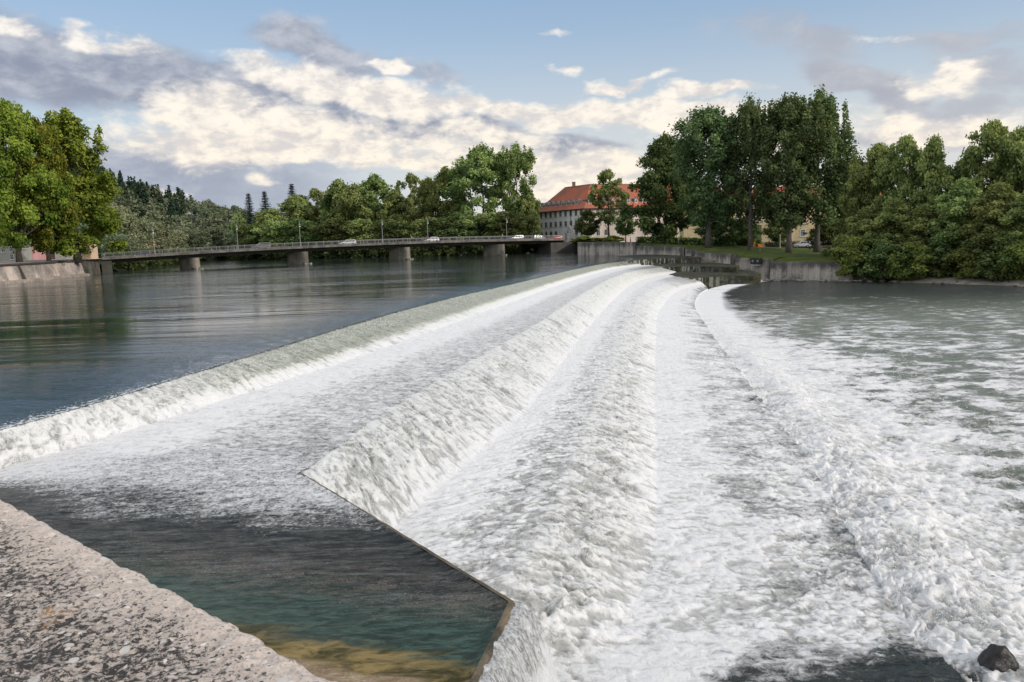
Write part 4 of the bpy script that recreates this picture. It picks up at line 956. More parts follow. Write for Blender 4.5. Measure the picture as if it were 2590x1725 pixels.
proto('poplarB','poplar', 32, 8, 6.5, 120, 30000, 0.40, 'column', 0.15, M_BARKP, 0.62, 13, 6, gap=0.1, extra=spires(7, 22, 7.4, 24, 32.6, .75, 2.2, .9))
proto('small','dark', 8, 3.3, 1.7, 50, 6000, 0.28, 'round', 0.24, M_BARK, 0.14, 14, 1.6)
proto('willow','willow', 15, 7, 0.3, 90, 10000, 0.46, 'round', 0.21, M_BARK, 0.35, 15)
proto('rightA','broad', 21, 8, 0.4, 130, 26000, 0.42, 'skirt', 0.17, M_BARK, 0.4, 16)
proto('rightB','broad', 22, 8.5, 4, 120, 22000, 0.42, 'round', 0.16, M_BARK, 0.4, 17, 5, gap=0.15)
proto('shrub','bush', 7, 4.5, -0.3, 60, 11000, 0.34, 'round', 0.22, M_BARK, 0.12, 18, 0.3)
def spruce_proto(key, seed, H=24, R=4.2):
    rs = np.random.RandomState(seed); V = []; mb = MB(); mb.tube([(0,0,-.5),(0,0,H*.5),(0,0,H)], [.32,.2,.03], 7); tint = []
    z = 2.0; F = []
    while z < H-0.3:
        q = (z-2)/(H-2); rad = R*(1-q)**1.05*(0.75+0.5*rs.rand())+0.05; nb = int(9-4*q)
        for i in range(nb):
            th = 2*pi*i/nb+rs.rand()*0.7; d = np.array((cos(th), sin(th), 0)); rb = rad*(0.75+0.4*rs.rand())
            for s_ in np.linspace(0.1, 1, 9):
                p = d*rb*s_+np.array((0, 0, z-rb*0.34*s_+0.32*rb*max(0, s_-.6)))
                for _ in range(3):
                    w = (0.20+0.28*(1-q))*(1.15-s_*.7)*(0.8+0.5*rs.rand()); a = d*0.5+rs.normal(size=3)*np.array((.35,.35,.12)); a /= np.linalg.norm(a); b = np.cross(a, (0,0,1.0)); b /= np.linalg.norm(b)+1e-6
                    p2 = p+rs.normal(size=3)*0.14*np.array((1,1,.6)); bi = len(V)
                    V += [p2-a*w-b*w*.35, p2+b*w*.5-np.array((0,0,.16)), p2+a*w*1.2-np.array((0,0,.10)), p2-b*w*.5-np.array((0,0,.16))]; F.append((bi,bi+1,bi+2,bi+3)); tint += [0.3+0.5*rs.rand()*s_]*4
        z += 0.95-0.45*q
    me = bpy.data.meshes.new('crown'); me.from_pydata([tuple(v) for v in V], [], F); at_ = me.attributes.new('tint', 'FLOAT', 'POINT'); at_.data.foreach_set('value', np.array(tint, np.float32)); me.materials.append(LM['spruce'])
    PROTO[key] = (me, mb.mesh('trunk', M_BARK, True), H, R)
spruce_proto('spruce', 21); spruce_proto('spruceB', 22, 24, 4.8)

def land_z(X, Y):
    if X > 12: return float(lawn_z(X, Y))
    if X < -85 and Y < 200: return 3.5
    return 1.2
TREES = []
def tree(key, x, ytop, hw, Y, name, label, group=None, zg=None, mat=None, rot=None):
    """x / ytop / hw: surveyed bearing of the axis, of the top and half-width; Y: distance"""
    cme, tme, H, R = PROTO[key]; p = at(x, ytop, Y); zg = land_z(p.x, Y) if zg is None else zg
    h = p.z - zg; half = hw*K/FPX*Y
    root = empty(name, (p.x, Y, zg), rot if rot is not None else (x*0.37) % 6.28, label, 'tree' if 'shrub' not in name else 'shrub', group, (half/R/0.74, half/R/0.74, h/H/1.045))
    put('trunk', tme, root)
    c = put('crown', cme, root)
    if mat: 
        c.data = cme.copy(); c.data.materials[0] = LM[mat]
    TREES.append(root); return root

# left bank trees
tree('planeA', 2, 221, 76, 153, 'plane_tree', 'tall leafy tree at the left picture edge above the pale river wall', zg=3.5)
tree('planeA', 76, 262, 52, 159, 'plane_tree', 'middle tree of the three on the left river wall, slightly lower top', zg=3.5, rot=2.0)
tree('planeB', 142, 247, 84, 167, 'plane_tree', 'broad yellow-green tree reaching right towards the bridge, foliage hanging to the wall', zg=3.5)
# upstream left bank
LW = 'pale trees on the left bank behind the bridge'
for (x, yt, hw, Y, lab) in ((262,462,34,262,'grey-green tree just right of the tall left trees, behind the bridge'),
        (300,488,36,250,'rounded silvery willow on the left bank behind the bridge'),(352,508,34,262,'silvery willow standing right of the larger rounded willow'),
        (222,500,36,238,'dark green tree behind the small cream house at the bridge'),(275,535,28,226,'low bushy tree behind the railing left of the dark car'),
        (392,527,32,285,'low pale tree above the dark car on the bridge'),(432,523,34,318,'hazy green tree between the willows and the bridge lamp'),
        (474,521,33,345,'distant hazy tree in the river bend, left of the spruces'),(515,528,30,365,'farthest tree at the river bend beside the dark birch')):
    tree('willow', x, yt, hw, Y, 'willow', lab, LW, zg=2.0, mat=None if x in (300,352,262,392) else 'far')
# trees beyond the bridge
CG = 'trees on the wooded bank beyond the bridge'
tree('airy', 547, 488, 15, 330, 'birch_tree', 'slim pale birch left of the first spruce behind the bridge', zg=1.5)
tree('spruce', 570, 436, 36, 335, 'spruce_tree', 'leftmost narrow dark spruce rising above the wood', 'spruces above the wood', zg=1.5)
tree('spruceB', 607, 431, 42, 338, 'spruce_tree', 'second spruce with wide open branches above the wood', 'spruces above the wood', zg=1.5)
tree('spruceB', 669, 413, 46, 350, 'spruce_tree', 'rightmost spruce whose tip shows over green crowns', 'spruces above the wood', zg=1.5, rot=1.0)
for (k, x, yt, hw, Y, lab) in (
    ('broadA',622,478,42,318,'round dull green tree just right of the two left spruces'),
    ('broadB',680,445,46,322,'yellow-green rounded tree below the rightmost spruce'),
    ('airy',722,430,36,325,'thin-topped tree between rounded crown and taller grove'),
    ('broadC',776,408,48,312,'tall light green tree, first of the high grove beyond the bridge'),
    ('broadA',818,420,42,305,'tree in the high grove, tucked between two taller crowns'),
    ('broadB',858,397,46,306,'highest tree of the left grove beyond the bridge'),
    ('broadC',905,432,38,296,'lower darker tree right of the high grove'),
    ('airy',943,394,32,308,'airy pale tree with see-through top in the gap of the wood'),
    ('broadB',985,405,36,290,'tree directly right of the airy see-through crown'),
    ('broadC',1024,378,44,284,'tall full tree left of the largest crown'),
    ('bigA',1105,328,66,276,'largest wide spreading tree in the wood beyond the bridge'),
    ('vase',1184,322,45,272,'tall open poplar at the right end of the wood beside the red roof'),
    ('broadA',1214,440,22,268,'small tree at the foot of the tall poplar near the grey building')):
    tree(k, x, yt, hw, Y, 'deciduous_tree', lab, CG, zg=1.5)
for (k, x, yt, hw, Y, lab) in (
    ('willow',585,512,36,310,'low dark tree under the left spruces at the water'),
    ('willow',640,505,44,302,'low dark tree above the minivan on the bridge'),
    ('willow',705,500,46,297,'low dark tree beside the lamp right of the minivan'),
    ('willow',775,498,48,290,'low dark tree above the silver estate car'),
    ('willow',842,500,44,284,'low dark tree between estate car and next lamp'),
    ('willow',905,500,46,279,'low dark tree behind the lamp over the third pier'),
    ('willow',968,497,46,274,'low dark tree above the people on the bridge'),
    ('willow',1035,490,48,268,'low dark tree above the white car'),
    ('willow',1100,487,48,264,'low dark tree under the largest spreading crown'),
    ('willow',1165,482,46,260,'low dark tree behind the right-hand bridge lamp'),
    ('willow',1203,492,30,257,'low dark tree touching the grey building')):
    tree(k, x, yt, hw, Y, 'deciduous_tree', lab, 'low dark trees along the bank beyond the bridge', zg=0.4, mat='dark' if (x % 2) else 'broad')
# in front of the building
tree('small', 1350, 484, 23, 214, 'street_tree', 'small round dark tree in front of the grey building', zg=3.4)
tree('airy', 1397, 386, 35, 211, 'tall_tree', 'tall slender tree with airy top standing before the red roof', zg=3.2)
tree('small', 1438, 484, 22, 206, 'street_tree', 'small dark tree right of the tall slender one, on thin stems', zg=3.2, rot=2.2)
# right lawn
tree('chestnut', 1528, 305, 64, 178, 'chestnut_tree', 'dense dark tree hiding the right end of the red roof', rot=1.1)
tree('broadB', 1655, 462, 48, 166, 'linden_tree', 'dull grey-green lower tree in front of the first poplar', mat='poplar')
tree('chestnut', 1713, 498, 25, 176, 'yew_tree', 'small dark conical tree on the lawn between poplar trunks', rot=2.9)
tree('poplarA', 1628, 245, 76, 156, 'poplar_tree', 'leftmost tall poplar, lower rounded top beside the dark dense tree', 'tall poplars on the lawn')
tree('poplarB', 1727, 226, 52, 152, 'poplar_tree', 'second poplar from the left with narrow double top', 'tall poplars on the lawn')
tree('poplarA', 1818, 218, 72, 147, 'poplar_tree', 'third poplar from the left, widest crown on a leaning trunk', 'tall poplars on the lawn', rot=0.6)
tree('poplarB', 1884, 209, 64, 150, 'poplar_tree', 'rightmost and highest poplar, stray limb reaching right', 'tall poplars on the lawn', rot=1.9)
tree('airy', 1940, 320, 32, 152, 'young_poplar', 'thin see-through crown at the right side of the poplars')
tree('small', 1787, 500, 29, 184, 'street_tree', 'small dark round tree in front of the yellow building', rot=4)
tree('chestnut', 1905, 500, 36, 168, 'linden_tree', 'dark low tree behind the rightmost poplar trunk', rot=0.3)
RG = 'dense trees on the right river bank'
for (k, x, yt, hw, Y, lab) in (
    ('rightA',1972,392,46,136,'pale green tree nearest the poplars on the right bank'),
    ('rightB',2018,328,50,132,'tree with rounded lit top left of the twin crowns'),
    ('rightB',2084,310,50,126,'left of the twin high crowns in the middle right bank'),
    ('rightA',2150,312,52,122,'right of the twin high crowns in the middle right bank'),
    ('rightA',2212,365,46,122,'lower tree filling the dip before the far right crown'),
    ('rightB',2286,276,60,116,'highest airy crown on the far right bank'),
    ('rightB',2352,290,52,112,'tree cut by the right picture edge beside highest crown'),
    ('rightA',1995,475,52,127,'lower leafy tree over the end of the river wall'),
    ('rightA',2060,455,56,120,'lower dark tree in front of the twin crowns'),
    ('rightA',2130,470,58,116,'lower tree above the gravel bank, left side'),
    ('rightA',2215,410,62,112,'light green tree bulging out below the highest crown'),
    ('rightA',2300,420,66,107,'large lower tree near the right picture edge'),
    ('rightA',2365,440,60,103,'lower tree half cut by the right picture edge')):
    tree(k, x, yt, hw, Y, 'bank_tree', lab, RG, zg=-1.2)
for (x, yt, hw, Y, lab) in ((1968,548,44,118,'shrub hanging over the end of the river wall'),(2030,555,48,113.5,'shrub over the stones, second from the wall end'),
    (2100,560,46,110.5,'shrub above the left tip of the gravel bank'),(2170,556,48,110,'shrub above the middle of the gravel bank'),
    (2240,562,46,105.5,'shrub above the right part of the gravel bank'),(2305,558,46,101.5,'shrub near the right picture edge at the waterline'),(2362,555,44,98.5,'shrub cut by the right picture edge at the waterline')):
    tree('shrub', x, yt, hw, Y+2.5, 'shrub', lab, 'shrubs overhanging the right waterline', zg=-2.7, mat='dark' if x in (2030,2170,2305) else None)

# far wood on the valley side: one mass
def far_wood():
    rs = np.random.RandomState(31); lob = []
    n = 0
    while n < 520:
        Y = rs.uniform(330, 640); a = rs.uniform(-0.66, -0.27); X = a*Y
        if a > -0.33 and Y < 420: continue
        z = hz(X, Y); h = rs.uniform(9, 15); r = rs.uniform(3.2, 5.2)
        for _ in range(5): lob.append((X+rs.normal()*r*.45, Y+rs.normal()*r*.45, z+h*rs.uniform(.45,.92), r*rs.uniform(.4,.65), r*rs.uniform(.4,.7), np.clip(0.4+.3*rs.normal(), 0, 1)))
        n += 1
    me = leaves_mesh('wood', lob, 90000, 1.1, LM['far'], rs); o = put('wood', me)
    setp(o, 'dark distant wood covering the valley side behind the bridge', 'wood', kind='stuff')
    lob = []                                            # dark conifers along the ridge
    for i in range(75):
        a = rs.uniform(-0.56, -0.40) ; Y = rs.uniform(470, 560); X = a*Y; z = hz(X, Y); h = rs.uniform(13, 19)
        for q in (0.35, 0.55, 0.75, 0.92): lob.append((X, Y, z+h*q, 3.2*(1.05-q)+.3, h*.13, 0.2))
    me = leaves_mesh('conifer_wood', lob, 26000, 1.0, LM['spruce'], rs); o = put('conifer_wood', me)
    setp(o, 'blackish conifers along the ridge behind the left trees', 'wood', kind='stuff')
    # dark brushwood right down to the water beyond the bridge
    lob = []; e = lerp_poly([(8,250),(-20,262),(-50,276),(-80,294),(-108,322),(-150,405)], 160)
    for q in e:
        for _ in range(4): lob.append((q[0]+rs.uniform(-2.5,4), q[1]+rs.uniform(-2,6), rs.uniform(-0.2,3.4), rs.uniform(1.0,2.0), rs.uniform(0.8,1.8), np.clip(0.15+.2*rs.normal(), 0, 1)))
    e = lerp_poly([(-99,206),(-104,225),(-113,272),(-133,342),(-160,410)], 110)
    for q in e:
        for _ in range(4): lob.append((q[0]-rs.uniform(-1,6), q[1]+rs.uniform(0,5), rs.uniform(0.2,4.2), rs.uniform(1.0,2.2), rs.uniform(0.8,2.0), np.clip(0.25+.2*rs.normal(), 0, 1)))
    me = leaves_mesh('brushwood', lob, 52000, 0.62, LM['dark'], rs); o = put('brushwood', me)
    setp(o, 'dark brushwood along the waterline seen under the bridge', 'brushwood', kind='stuff')
far_wood()

# ================================================================== BRIDGE
BA = 0.45; BO = np.array((-78.9, 197.0)); BD = np.array((cos(BA), sin(BA))); BN = np.array((-sin(BA), cos(BA)))   # along, across (away from viewer)
BL0, BL1 = -19.5, 113.0
def bz(l):                                              # road level: a gentle arch
    q = (l-BL0)/(BL1-BL0); return 3.55 + 1.0*(1-(2*q-1)**2)**1.0*0.95 + 0.45*q
def bp(l, off=0.0, dz=0.0):
    p = BO + BD*l + BN*off; return Vector((p[0], p[1], bz(l)+dz))
m_bridge = concrete_mat('bridge_concrete', (0.27,0.25,0.215), (0.07,0.066,0.06), streak=0.5, scale=0.8)
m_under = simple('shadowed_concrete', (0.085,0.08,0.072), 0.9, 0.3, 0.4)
m_rail = simple('galvanised_rail', (0.24,0.245,0.25), 0.5, 0.15, 3, metal=0.2)
m_infill = simple('rail_bars', (0.22,0.225,0.235), 0.5, 0.15, 3, metal=0.2)
m_pier = concrete_mat('pier_concrete', (0.40,0.35,0.285), (0.13,0.12,0.10), streak=0.5, scale=0.7)
WB = 11.0
bridge = empty('road_bridge', (*bp(0)[:2], 0), 0, 'low concrete road bridge with steel railings on stone-coloured piers', 'bridge')
def rel(o): o.location = -Vector(bridge.location); return o
n = 90; ls = np.linspace(BL0, BL1, n)
def extr(section, mat, name, lrange=(BL0, BL1), nn=90):
    """sweep a closed (offset, dz) section along the bridge"""
    mb = MB(); L = np.linspace(*lrange, nn); m = len(section)
    for l in L:
        for (o_, d_) in section: mb.v.append(tuple(bp(l, o_, d_)))
    for i in range(nn-1):
        for k in range(m): mb.f.append((i*m+k, i*m+(k+1) % m, (i+1)*m+(k+1) % m, (i+1)*m+k)); mb.mi.append(0)
    mb.f.append(tuple(range(m-1, -1, -1))); mb.mi.append(0); mb.f.append(tuple((nn-1)*m+k for k in range(m))); mb.mi.append(0)
    return rel(mb.build(name, mat, bridge))
extr([(-.35,0.16),(-.35,-.38),(-.1,-.42),(-.1,0.0),(1.6,0.02),(1.6,-.12),(WB-1.6,-.12),(WB-1.6,0.02),(WB+.1,0.0),(WB+.1,-.42),(WB+.35,-.38),(WB+.35,.16),(WB,.16),(WB,.13),(0,.13),(0,.16)], m_bridge, 'deck')
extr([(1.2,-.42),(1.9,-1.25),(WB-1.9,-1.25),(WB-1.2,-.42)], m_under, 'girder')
extr([(1.62,-.115),(WB-1.62,-.115),(WB-1.62,-.10),(1.62,-.10)], M_ASPHALT, 'carriageway')
PIERS = [0.0, 26.8, 55.0, 84.2]
for i, l in enumerate(PIERS):
    c = BO+BD*l+BN*(WB/2); mb = MB(); hw_, hl = 1.0, 3.7; out = []; PD, PN = np.array((cos(radians(55)), sin(radians(55)))), np.array((cos(radians(145)), sin(radians(145))))
    for k in range(24):
        a = 2*pi*k/24; ca, sa = cos(a), sin(a)
        u = hw_*np.sign(ca)*abs(ca)**0.6; v = hl*np.sign(sa)*abs(sa)**0.55
        q = c - BN*2.4 + PD*u + PN*v; out.append((q[0], q[1]))
    mb.prism(out, -2.5, bz(l)-1.24); o = rel(mb.build('pier', m_pier, bridge))
    mb = MB(); q = c - BN*2.4 - PN*(hl-.5); mb.box((q[0], q[1], 0.0), (2.3, 2.0, 0.7), rz=radians(55)); rel(mb.build('pier_footing', m_moss, bridge))
# right abutment with a dark arched side opening
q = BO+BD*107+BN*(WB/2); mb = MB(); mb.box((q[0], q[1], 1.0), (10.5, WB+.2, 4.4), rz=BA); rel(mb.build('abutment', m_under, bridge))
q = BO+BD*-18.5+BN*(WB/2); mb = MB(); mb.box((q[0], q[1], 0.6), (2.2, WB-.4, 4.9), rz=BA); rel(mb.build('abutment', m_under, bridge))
# railings
for side, off in (('near', -.18), ('far', WB+.18)):
    mb = MB()
    for (z0, z1, w) in ((1.14, 1.22, .05), (0.26, 0.31, .03), (.98,1.02,.025)):
        L = np.linspace(BL0, BL1, 60)
        for i in range(59):
            a, b = bp(L[i], off), bp(L[i+1], off); nn_ = Vector((BN[0], BN[1], 0))*w
            v = [a-nn_+Vector((0,0,z0)), b-nn_+Vector((0,0,z0)), b+nn_+Vector((0,0,z0)), a+nn_+Vector((0,0,z0)), a-nn_+Vector((0,0,z1)), b-nn_+Vector((0,0,z1)), b+nn_+Vector((0,0,z1)), a+nn_+Vector((0,0,z1))]
            mb.add(v, [(0,1,5,4),(2,3,7,6),(4,5,6,7),(0,3,2,1)])
    rel(mb.build('handrail', m_rail, bridge))
    mb = MB(); l = BL0+.1
    while l < BL1:
        p = bp(l, off, .66); mb.box(p, (.016, .016, .74), rz=BA); l += 0.15 if side == 'near' else 0.30
    rel(mb.build('railing_bars', m_infill, bridge))
mb = MB(); mb.box((0, 0, .67), (.11, .12, 1.2)); post_me = mb.mesh('railing_post', m_rail)
for side, off in ((0, -.18), (1, WB+.18)):
    for l in np.arange(BL0+.6, BL1, 2.0 if side == 0 else 4.4):
        p = bp(l, off); o = put('railing_post', post_me, bridge); o.location = p-Vector(bridge.location); o.rotation_euler = (0, 0, BA)

# street lamps on the bridge
m_lamp = simple('lamp_metal', (0.36,0.37,0.38), 0.45, 0.1, 3, metal=0.4); m_lens = simple('lamp_glass', (0.75,0.75,0.72), 0.25, 0.05, 3)
def lamp(x_l, label, h=8.0, off=WB-0.4, sign=None, group='lamp posts along the bridge'):
    p = bp(x_l, off); root = empty('street_lamp', p, BA, label, 'street lamp', group)
    mb = MB(); mb.tube([(0,0,0),(0,0,.9),(0,0,1.0),(0,0,h)], [.13,.12,.085,.055], 8); mb.build('pole', m_lamp, root)
    mb = MB(); mb.tube([(0,0,h-.75),(0.0,-.55,h-.5),(0,-.62,h-.75)], [.03,.03,.03], 6); mb.build('arm', m_lamp, root)
    mb = MB(); mb.tube([(0,-.62,h-1.35),(0,-.62,h-.95),(0,-.62,h-.78)], [.10,.26,.06], 10); hd = mb.build('lamp_head', m_lamp, root)
    mb = MB(); mb.tube([(0,-.62,h-1.62),(0,-.62,h-1.36)], [.17,.12], 10); mb.build('lens', m_lens, hd)
    if sign:
        mb = MB(); mb.tube([(0,-.16,2.55),(0,-.21,2.55)], [.32,.32], 18); s_ = mb.build('traffic_sign', simple('sign_red', (0.55,0.03,0.03), 0.5, .05), root)
        mb = MB(); mb.box((0,-.222,2.55), (.44,.012,.10)); mb.build('bar', simple('sign_white', (.8,.8,.8), .5, .03), s_)
def l_for(x, off):                                      # arc position along the bridge seen at a bearing
    d = ray(x, 590); k = Vector((d.x, d.y)); b = Vector((BO[0]+BN[0]*off, BO[1]+BN[1]*off))
    # b + BD*l = k*s
    det = BD[0]*(-k.y)-(-k.x)*BD[1]; return ((-b.x)*(-k.y)-(-k.x)*(-b.y))/det
for x, lab, sg in ((357,'lamp post with round red sign beside the dark car',1),(549,'lamp post below the slim birch',0),(693,'lamp post right of the minivan',0),(882,'lamp post between silver estate car and the cyclists',0),(986,'lamp post behind the white car with red clothes beside it',0),(1167,'lamp post left of the dark silver car under the tall poplar',0)):
    lamp(l_for(x, WB-.4), lab, h=7.0 if x < 1200 else 7, sign=sg)

# ================================================================== CARS
def paint(name, col, metal=0.3):
    m, N, bs, out = new_mat(name); nz = N.noise(objc(N), 3, 3); c = N.mix(nz, tuple(k*.85 for k in col), col)
    N.link(c, bs.inputs['Base Color']); bs.inputs['Metallic'].default_value = metal; bs.inputs['Roughness'].default_value = 0.28; bs.inputs['Coat Weight'].default_value = 0.5; return m
m_glass = simple('car_glass', (0.02,0.025,0.03), 0.08, 0.1); m_tyre = simple('tyre', (0.015,0.015,0.015), 0.8, .2); m_rim = simple('rim', (0.45,0.45,0.46), .35, .1, metal=.7)
m_head = simple('headlamp', (0.8,0.8,0.78), .2, .05); m_tail = simple('tail_lamp', (0.45,0.02,0.02), .25, .1); m_plas = simple('black_plastic', (0.02,0.02,0.02), .6, .2)
SHAPES = dict(   # lower body outline and glasshouse (x forward, z up)
    wagon=dict(L=4.7, W=1.8, low=[(-2.3,.35),(-2.35,.75),(-2.25,.98),(0.85,.97),(1.75,.86),(2.25,.70),(2.33,.45),(2.28,.30)], cab=[(-2.2,.97),(-1.95,1.44),(-.1,1.50),(.35,1.40),(1.25,.95)]),
    hatch=dict(L=4.1, W=1.75, low=[(-1.98,.35),(-2.03,.8),(-1.9,1.0),(.75,.97),(1.55,.86),(1.95,.70),(2.02,.45),(1.97,.30)], cab=[(-1.9,.98),(-1.5,1.42),(-.3,1.49),(.2,1.40),(1.15,.95)]),
    van=dict(L=4.5, W=1.85, low=[(-2.2,.35),(-2.25,.85),(-2.2,1.05),(1.1,1.02),(1.8,.90),(2.2,.74),(2.25,.45),(2.2,.30)], cab=[(-2.17,1.03),(-2.0,1.66),(-.2,1.74),(.35,1.64),(1.6,.98)]),
    suv=dict(L=4.5, W=1.85, low=[(-2.2,.42),(-2.27,.85),(-2.15,1.08),(.85,1.06),(1.75,.98),(2.2,.82),(2.26,.5),(2.2,.38)], cab=[(-2.1,1.06),(-1.8,1.62),(-.2,1.70),(.3,1.60),(1.2,1.04)]),
    sport=dict(L=4.2, W=1.75, low=[(-2.05,.32),(-2.1,.72),(-1.9,.92),(.7,.86),(1.6,.74),(2.02,.6),(2.1,.4),(2.05,.28)], cab=[(-1.55,.88),(-.95,1.25),(-.3,1.29),(.1,1.22),(.95,.86)]))
def car_thing(shape, mat, loc, rz, label, group=None, slope=0.0):
    S = SHAPES[shape]; root = empty('car', loc, rz, label, 'car', group); root.rotation_euler[1] = slope; W2 = S['W']/2
    low = S['low']; xw = (S['L']*0.31, -S['L']*0.29)
    # lower body with wheel arches: closed profile, tucked in towards the top and sills
    prof = list(low); bot = [(prof[-1][0]-.05, .24)]
    for xc in xw:
        for a in np.linspace(-0.05, pi+.05, 9): bot.append((xc+cos(a)*.37, .26+max(0, sin(a))*.40))
    bot.append((prof[0][0]+.05, .26)); P = prof + bot
    mb = MB(); m = len(P)
    def yw(x, z): return W2*(1-0.10*max(0, (abs(x)-S['L']*.36)/(S['L']*.14))**2)*(1 if z < .85 else .97)
    for s_ in (-1, 1):
        for (x, z) in P: mb.v.append((x, s_*yw(x, z), z))
    mb.f.append(tuple(range(m))); mb.f.append(tuple(range(2*m-1, m-1, -1))); mb.mi += [0, 0]
    for k in range(m): mb.f.append(((k+1) % m, k, m+k, m+(k+1) % m)); mb.mi.append(0)
    cab = S['cab']; m2 = len(cab)
    # roof panel and pillars
    b = len(mb.v)
    for s_ in (-1, 1):
        for i, (x, z) in enumerate(cab): mb.v.append((x, s_*(W2*(.94 if i in (0, m2-1) else .78)), z))
    for k in range(1, m2-2): mb.f.append((b+k, b+k+1, b+m2+k+1, b+m2+k)); mb.mi.append(0)
    mb.f += [tuple(b+k for k in range(m2)), tuple(b+m2+k for k in range(m2-1, -1, -1)), (b, b+1, b+m2+1, b+m2), (b+m2-2, b+m2-1, b+2*m2-1, b+2*m2-2)]; mb.mi += [0]*4
    mb.build('body', mat, root, bevel=0.035)
    def lerp(a, c, t): return (a[0]+(c[0]-a[0])*t, a[1]+(c[1]-a[1])*t)
    def glass(pts, s_=0):
        g_ = MB(); g_.poly(pts); return g_.build('window', m_glass, root)
    for s_ in (-1, 1):
        base0, base1 = lerp(cab[0], cab[-1], .06), lerp(cab[0], cab[-1], .90); t0, t1 = lerp(cab[1], cab[-2], .04), lerp(cab[1], cab[-2], .97)
        def pt(lo, hi, t): 
            p = lerp(lo, hi, t); y = W2*(.94-.16*t)+.012; return (p[0], s_*y, p[1]+.0)
        for (u0, u1) in ((0.03, .33), (.36, .64), (.67, .97)):
            lo0, lo1 = lerp(base0, base1, u0), lerp(base0, base1, u1); hi0, hi1 = lerp(t0, t1, u0), lerp(t0, t1, u1)
            glass([pt(lo0, hi0, .08), pt(lo1, hi1, .08), pt(lo1, hi1, .86), pt(lo0, hi0, .86)])
    def endglass(a, c, out):
        p = []
        for (t, ys) in ((.10, 1), (.90, 1), (.90, -1), (.10, -1)):
            q = lerp(a, c, t); y = W2*(.94-.16*t)*.88*ys; p.append((q[0]+out, y, q[1]+.012))
        glass(p)
    endglass(cab[-1], cab[-2], .012); endglass(cab[0], cab[1], -.012)
    for xc in xw:
        for s_ in (-1, 1):
            w = MB(); w.tube([(xc, s_*(W2-.20), .32), (xc, s_*(W2-.02), .32)], [.32,.32], 18); wo = w.build('wheel', m_tyre, root)
            w = MB(); w.tube([(xc, s_*(W2-.03), .32), (xc, s_*(W2+.0), .32)], [.2,.18], 12); w.build('rim', m_rim, wo)
    for s_ in (-1, 1):
        f = low[-3]; w = MB(); w.box((f[0]-.13, s_*(W2-.36), f[1]-.06), (.22,.36,.15)); w.build('headlight', m_head, root)
        r_ = low[1]; w = MB(); w.box((r_[0]+.05, s_*(W2-.20), r_[1]+.04), (.16,.24,.26)); w.build('tail_light', m_tail, root)
        w = MB(); w.box((cab[-1][0]-.35, s_*(W2+.06), cab[-1][1]+.08), (.12,.18,.13)); w.build('wing_mirror', mat, root)
    return root
P_dk = paint('anthracite_paint', (0.05,0.052,0.058)); P_gr = paint('dark_grey_paint', (0.14,0.13,0.13)); P_si = paint('silver_paint', (0.50,0.51,0.52), .5)
P_wh = paint('white_paint', (0.75,0.75,0.76), 0); P_rd = paint('red_paint', (0.52,0.02,0.018), 0); P_bk = paint('black_paint', (0.012,0.012,0.014)); P_bl = paint('blue_paint', (.03,.07,.25)); P_ds = paint('dull_silver_paint', (0.26,0.27,0.28), .4)
CB = 'cars crossing the bridge'
def bridge_car(x, shape, mat, face, lab, off=3.6):
    l = l_for(x, off); p = bp(l, off, -.10); sl = atan2(bz(l+1)-bz(l-1), 2)
    return car_thing(shape, mat, p, BA + (pi if face < 0 else 0), lab, CB, slope=(-sl if face > 0 else sl))
bridge_car(325, 'suv', P_dk, -1, 'dark estate car heading left, first car from the left bank')
bridge_car(604, 'van', P_gr, -1, 'dark grey minivan on the bridge between lamp posts')
bridge_car(801, 'wagon', P_si, -1, 'silver estate car in the middle of the bridge')
bridge_car(995, 'hatch', P_wh, -1, 'white hatchback passing the cyclists on the bridge')
bridge_car(1188, 'wagon', P_ds, -1, 'dull silver car near the right end of the bridge')
bridge_car(1240, 'hatch', P_si, 1, 'pale car turning at the bridge end before the grey arches', 7.0)
bridge_car(1281, 'sport', P_rd, -1, 'bright red low car at the right end of the bridge', 3.6)

# ================================================================== PEOPLE
SKIN = simple('skin', (0.45,0.28,0.20), .6, .1)
def skin_obj(name, verts, edges, radii, mat, parent, root_i=0, sub=1):
    me = bpy.data.meshes.new(name); me.from_pydata(verts, edges, []); me.materials.append(mat)
    o = bpy.data.objects.new(name, me); COL.objects.link(o); o.parent = parent
    sk = o.modifiers.new('skin', 'SKIN'); sk.use_smooth_shade = True
    if not me.skin_vertices: me.attributes  # layer is created with the modifier below
    lay = me.skin_vertices[0] if len(me.skin_vertices) else None
    if lay is None:
        bm = bmesh.new(); bm.from_mesh(me); sl_ = bm.verts.layers.skin.verify()
        bm.verts.ensure_lookup_table()
        for i, v in enumerate(bm.verts): v[sl_].radius = radii[i] if hasattr(radii[i], '__len__') else (radii[i], radii[i]); v[sl_].use_root = (i == root_i)
        bm.to_mesh(me); bm.free()
    else:
        for i, d in enumerate(lay.data): d.radius = radii[i] if hasattr(radii[i], '__len__') else (radii[i], radii[i]); d.use_root = (i == root_i)
    sb = o.modifiers.new('subdivision', 'SUBSURF'); sb.levels = sub; sb.render_levels = sub
    return o
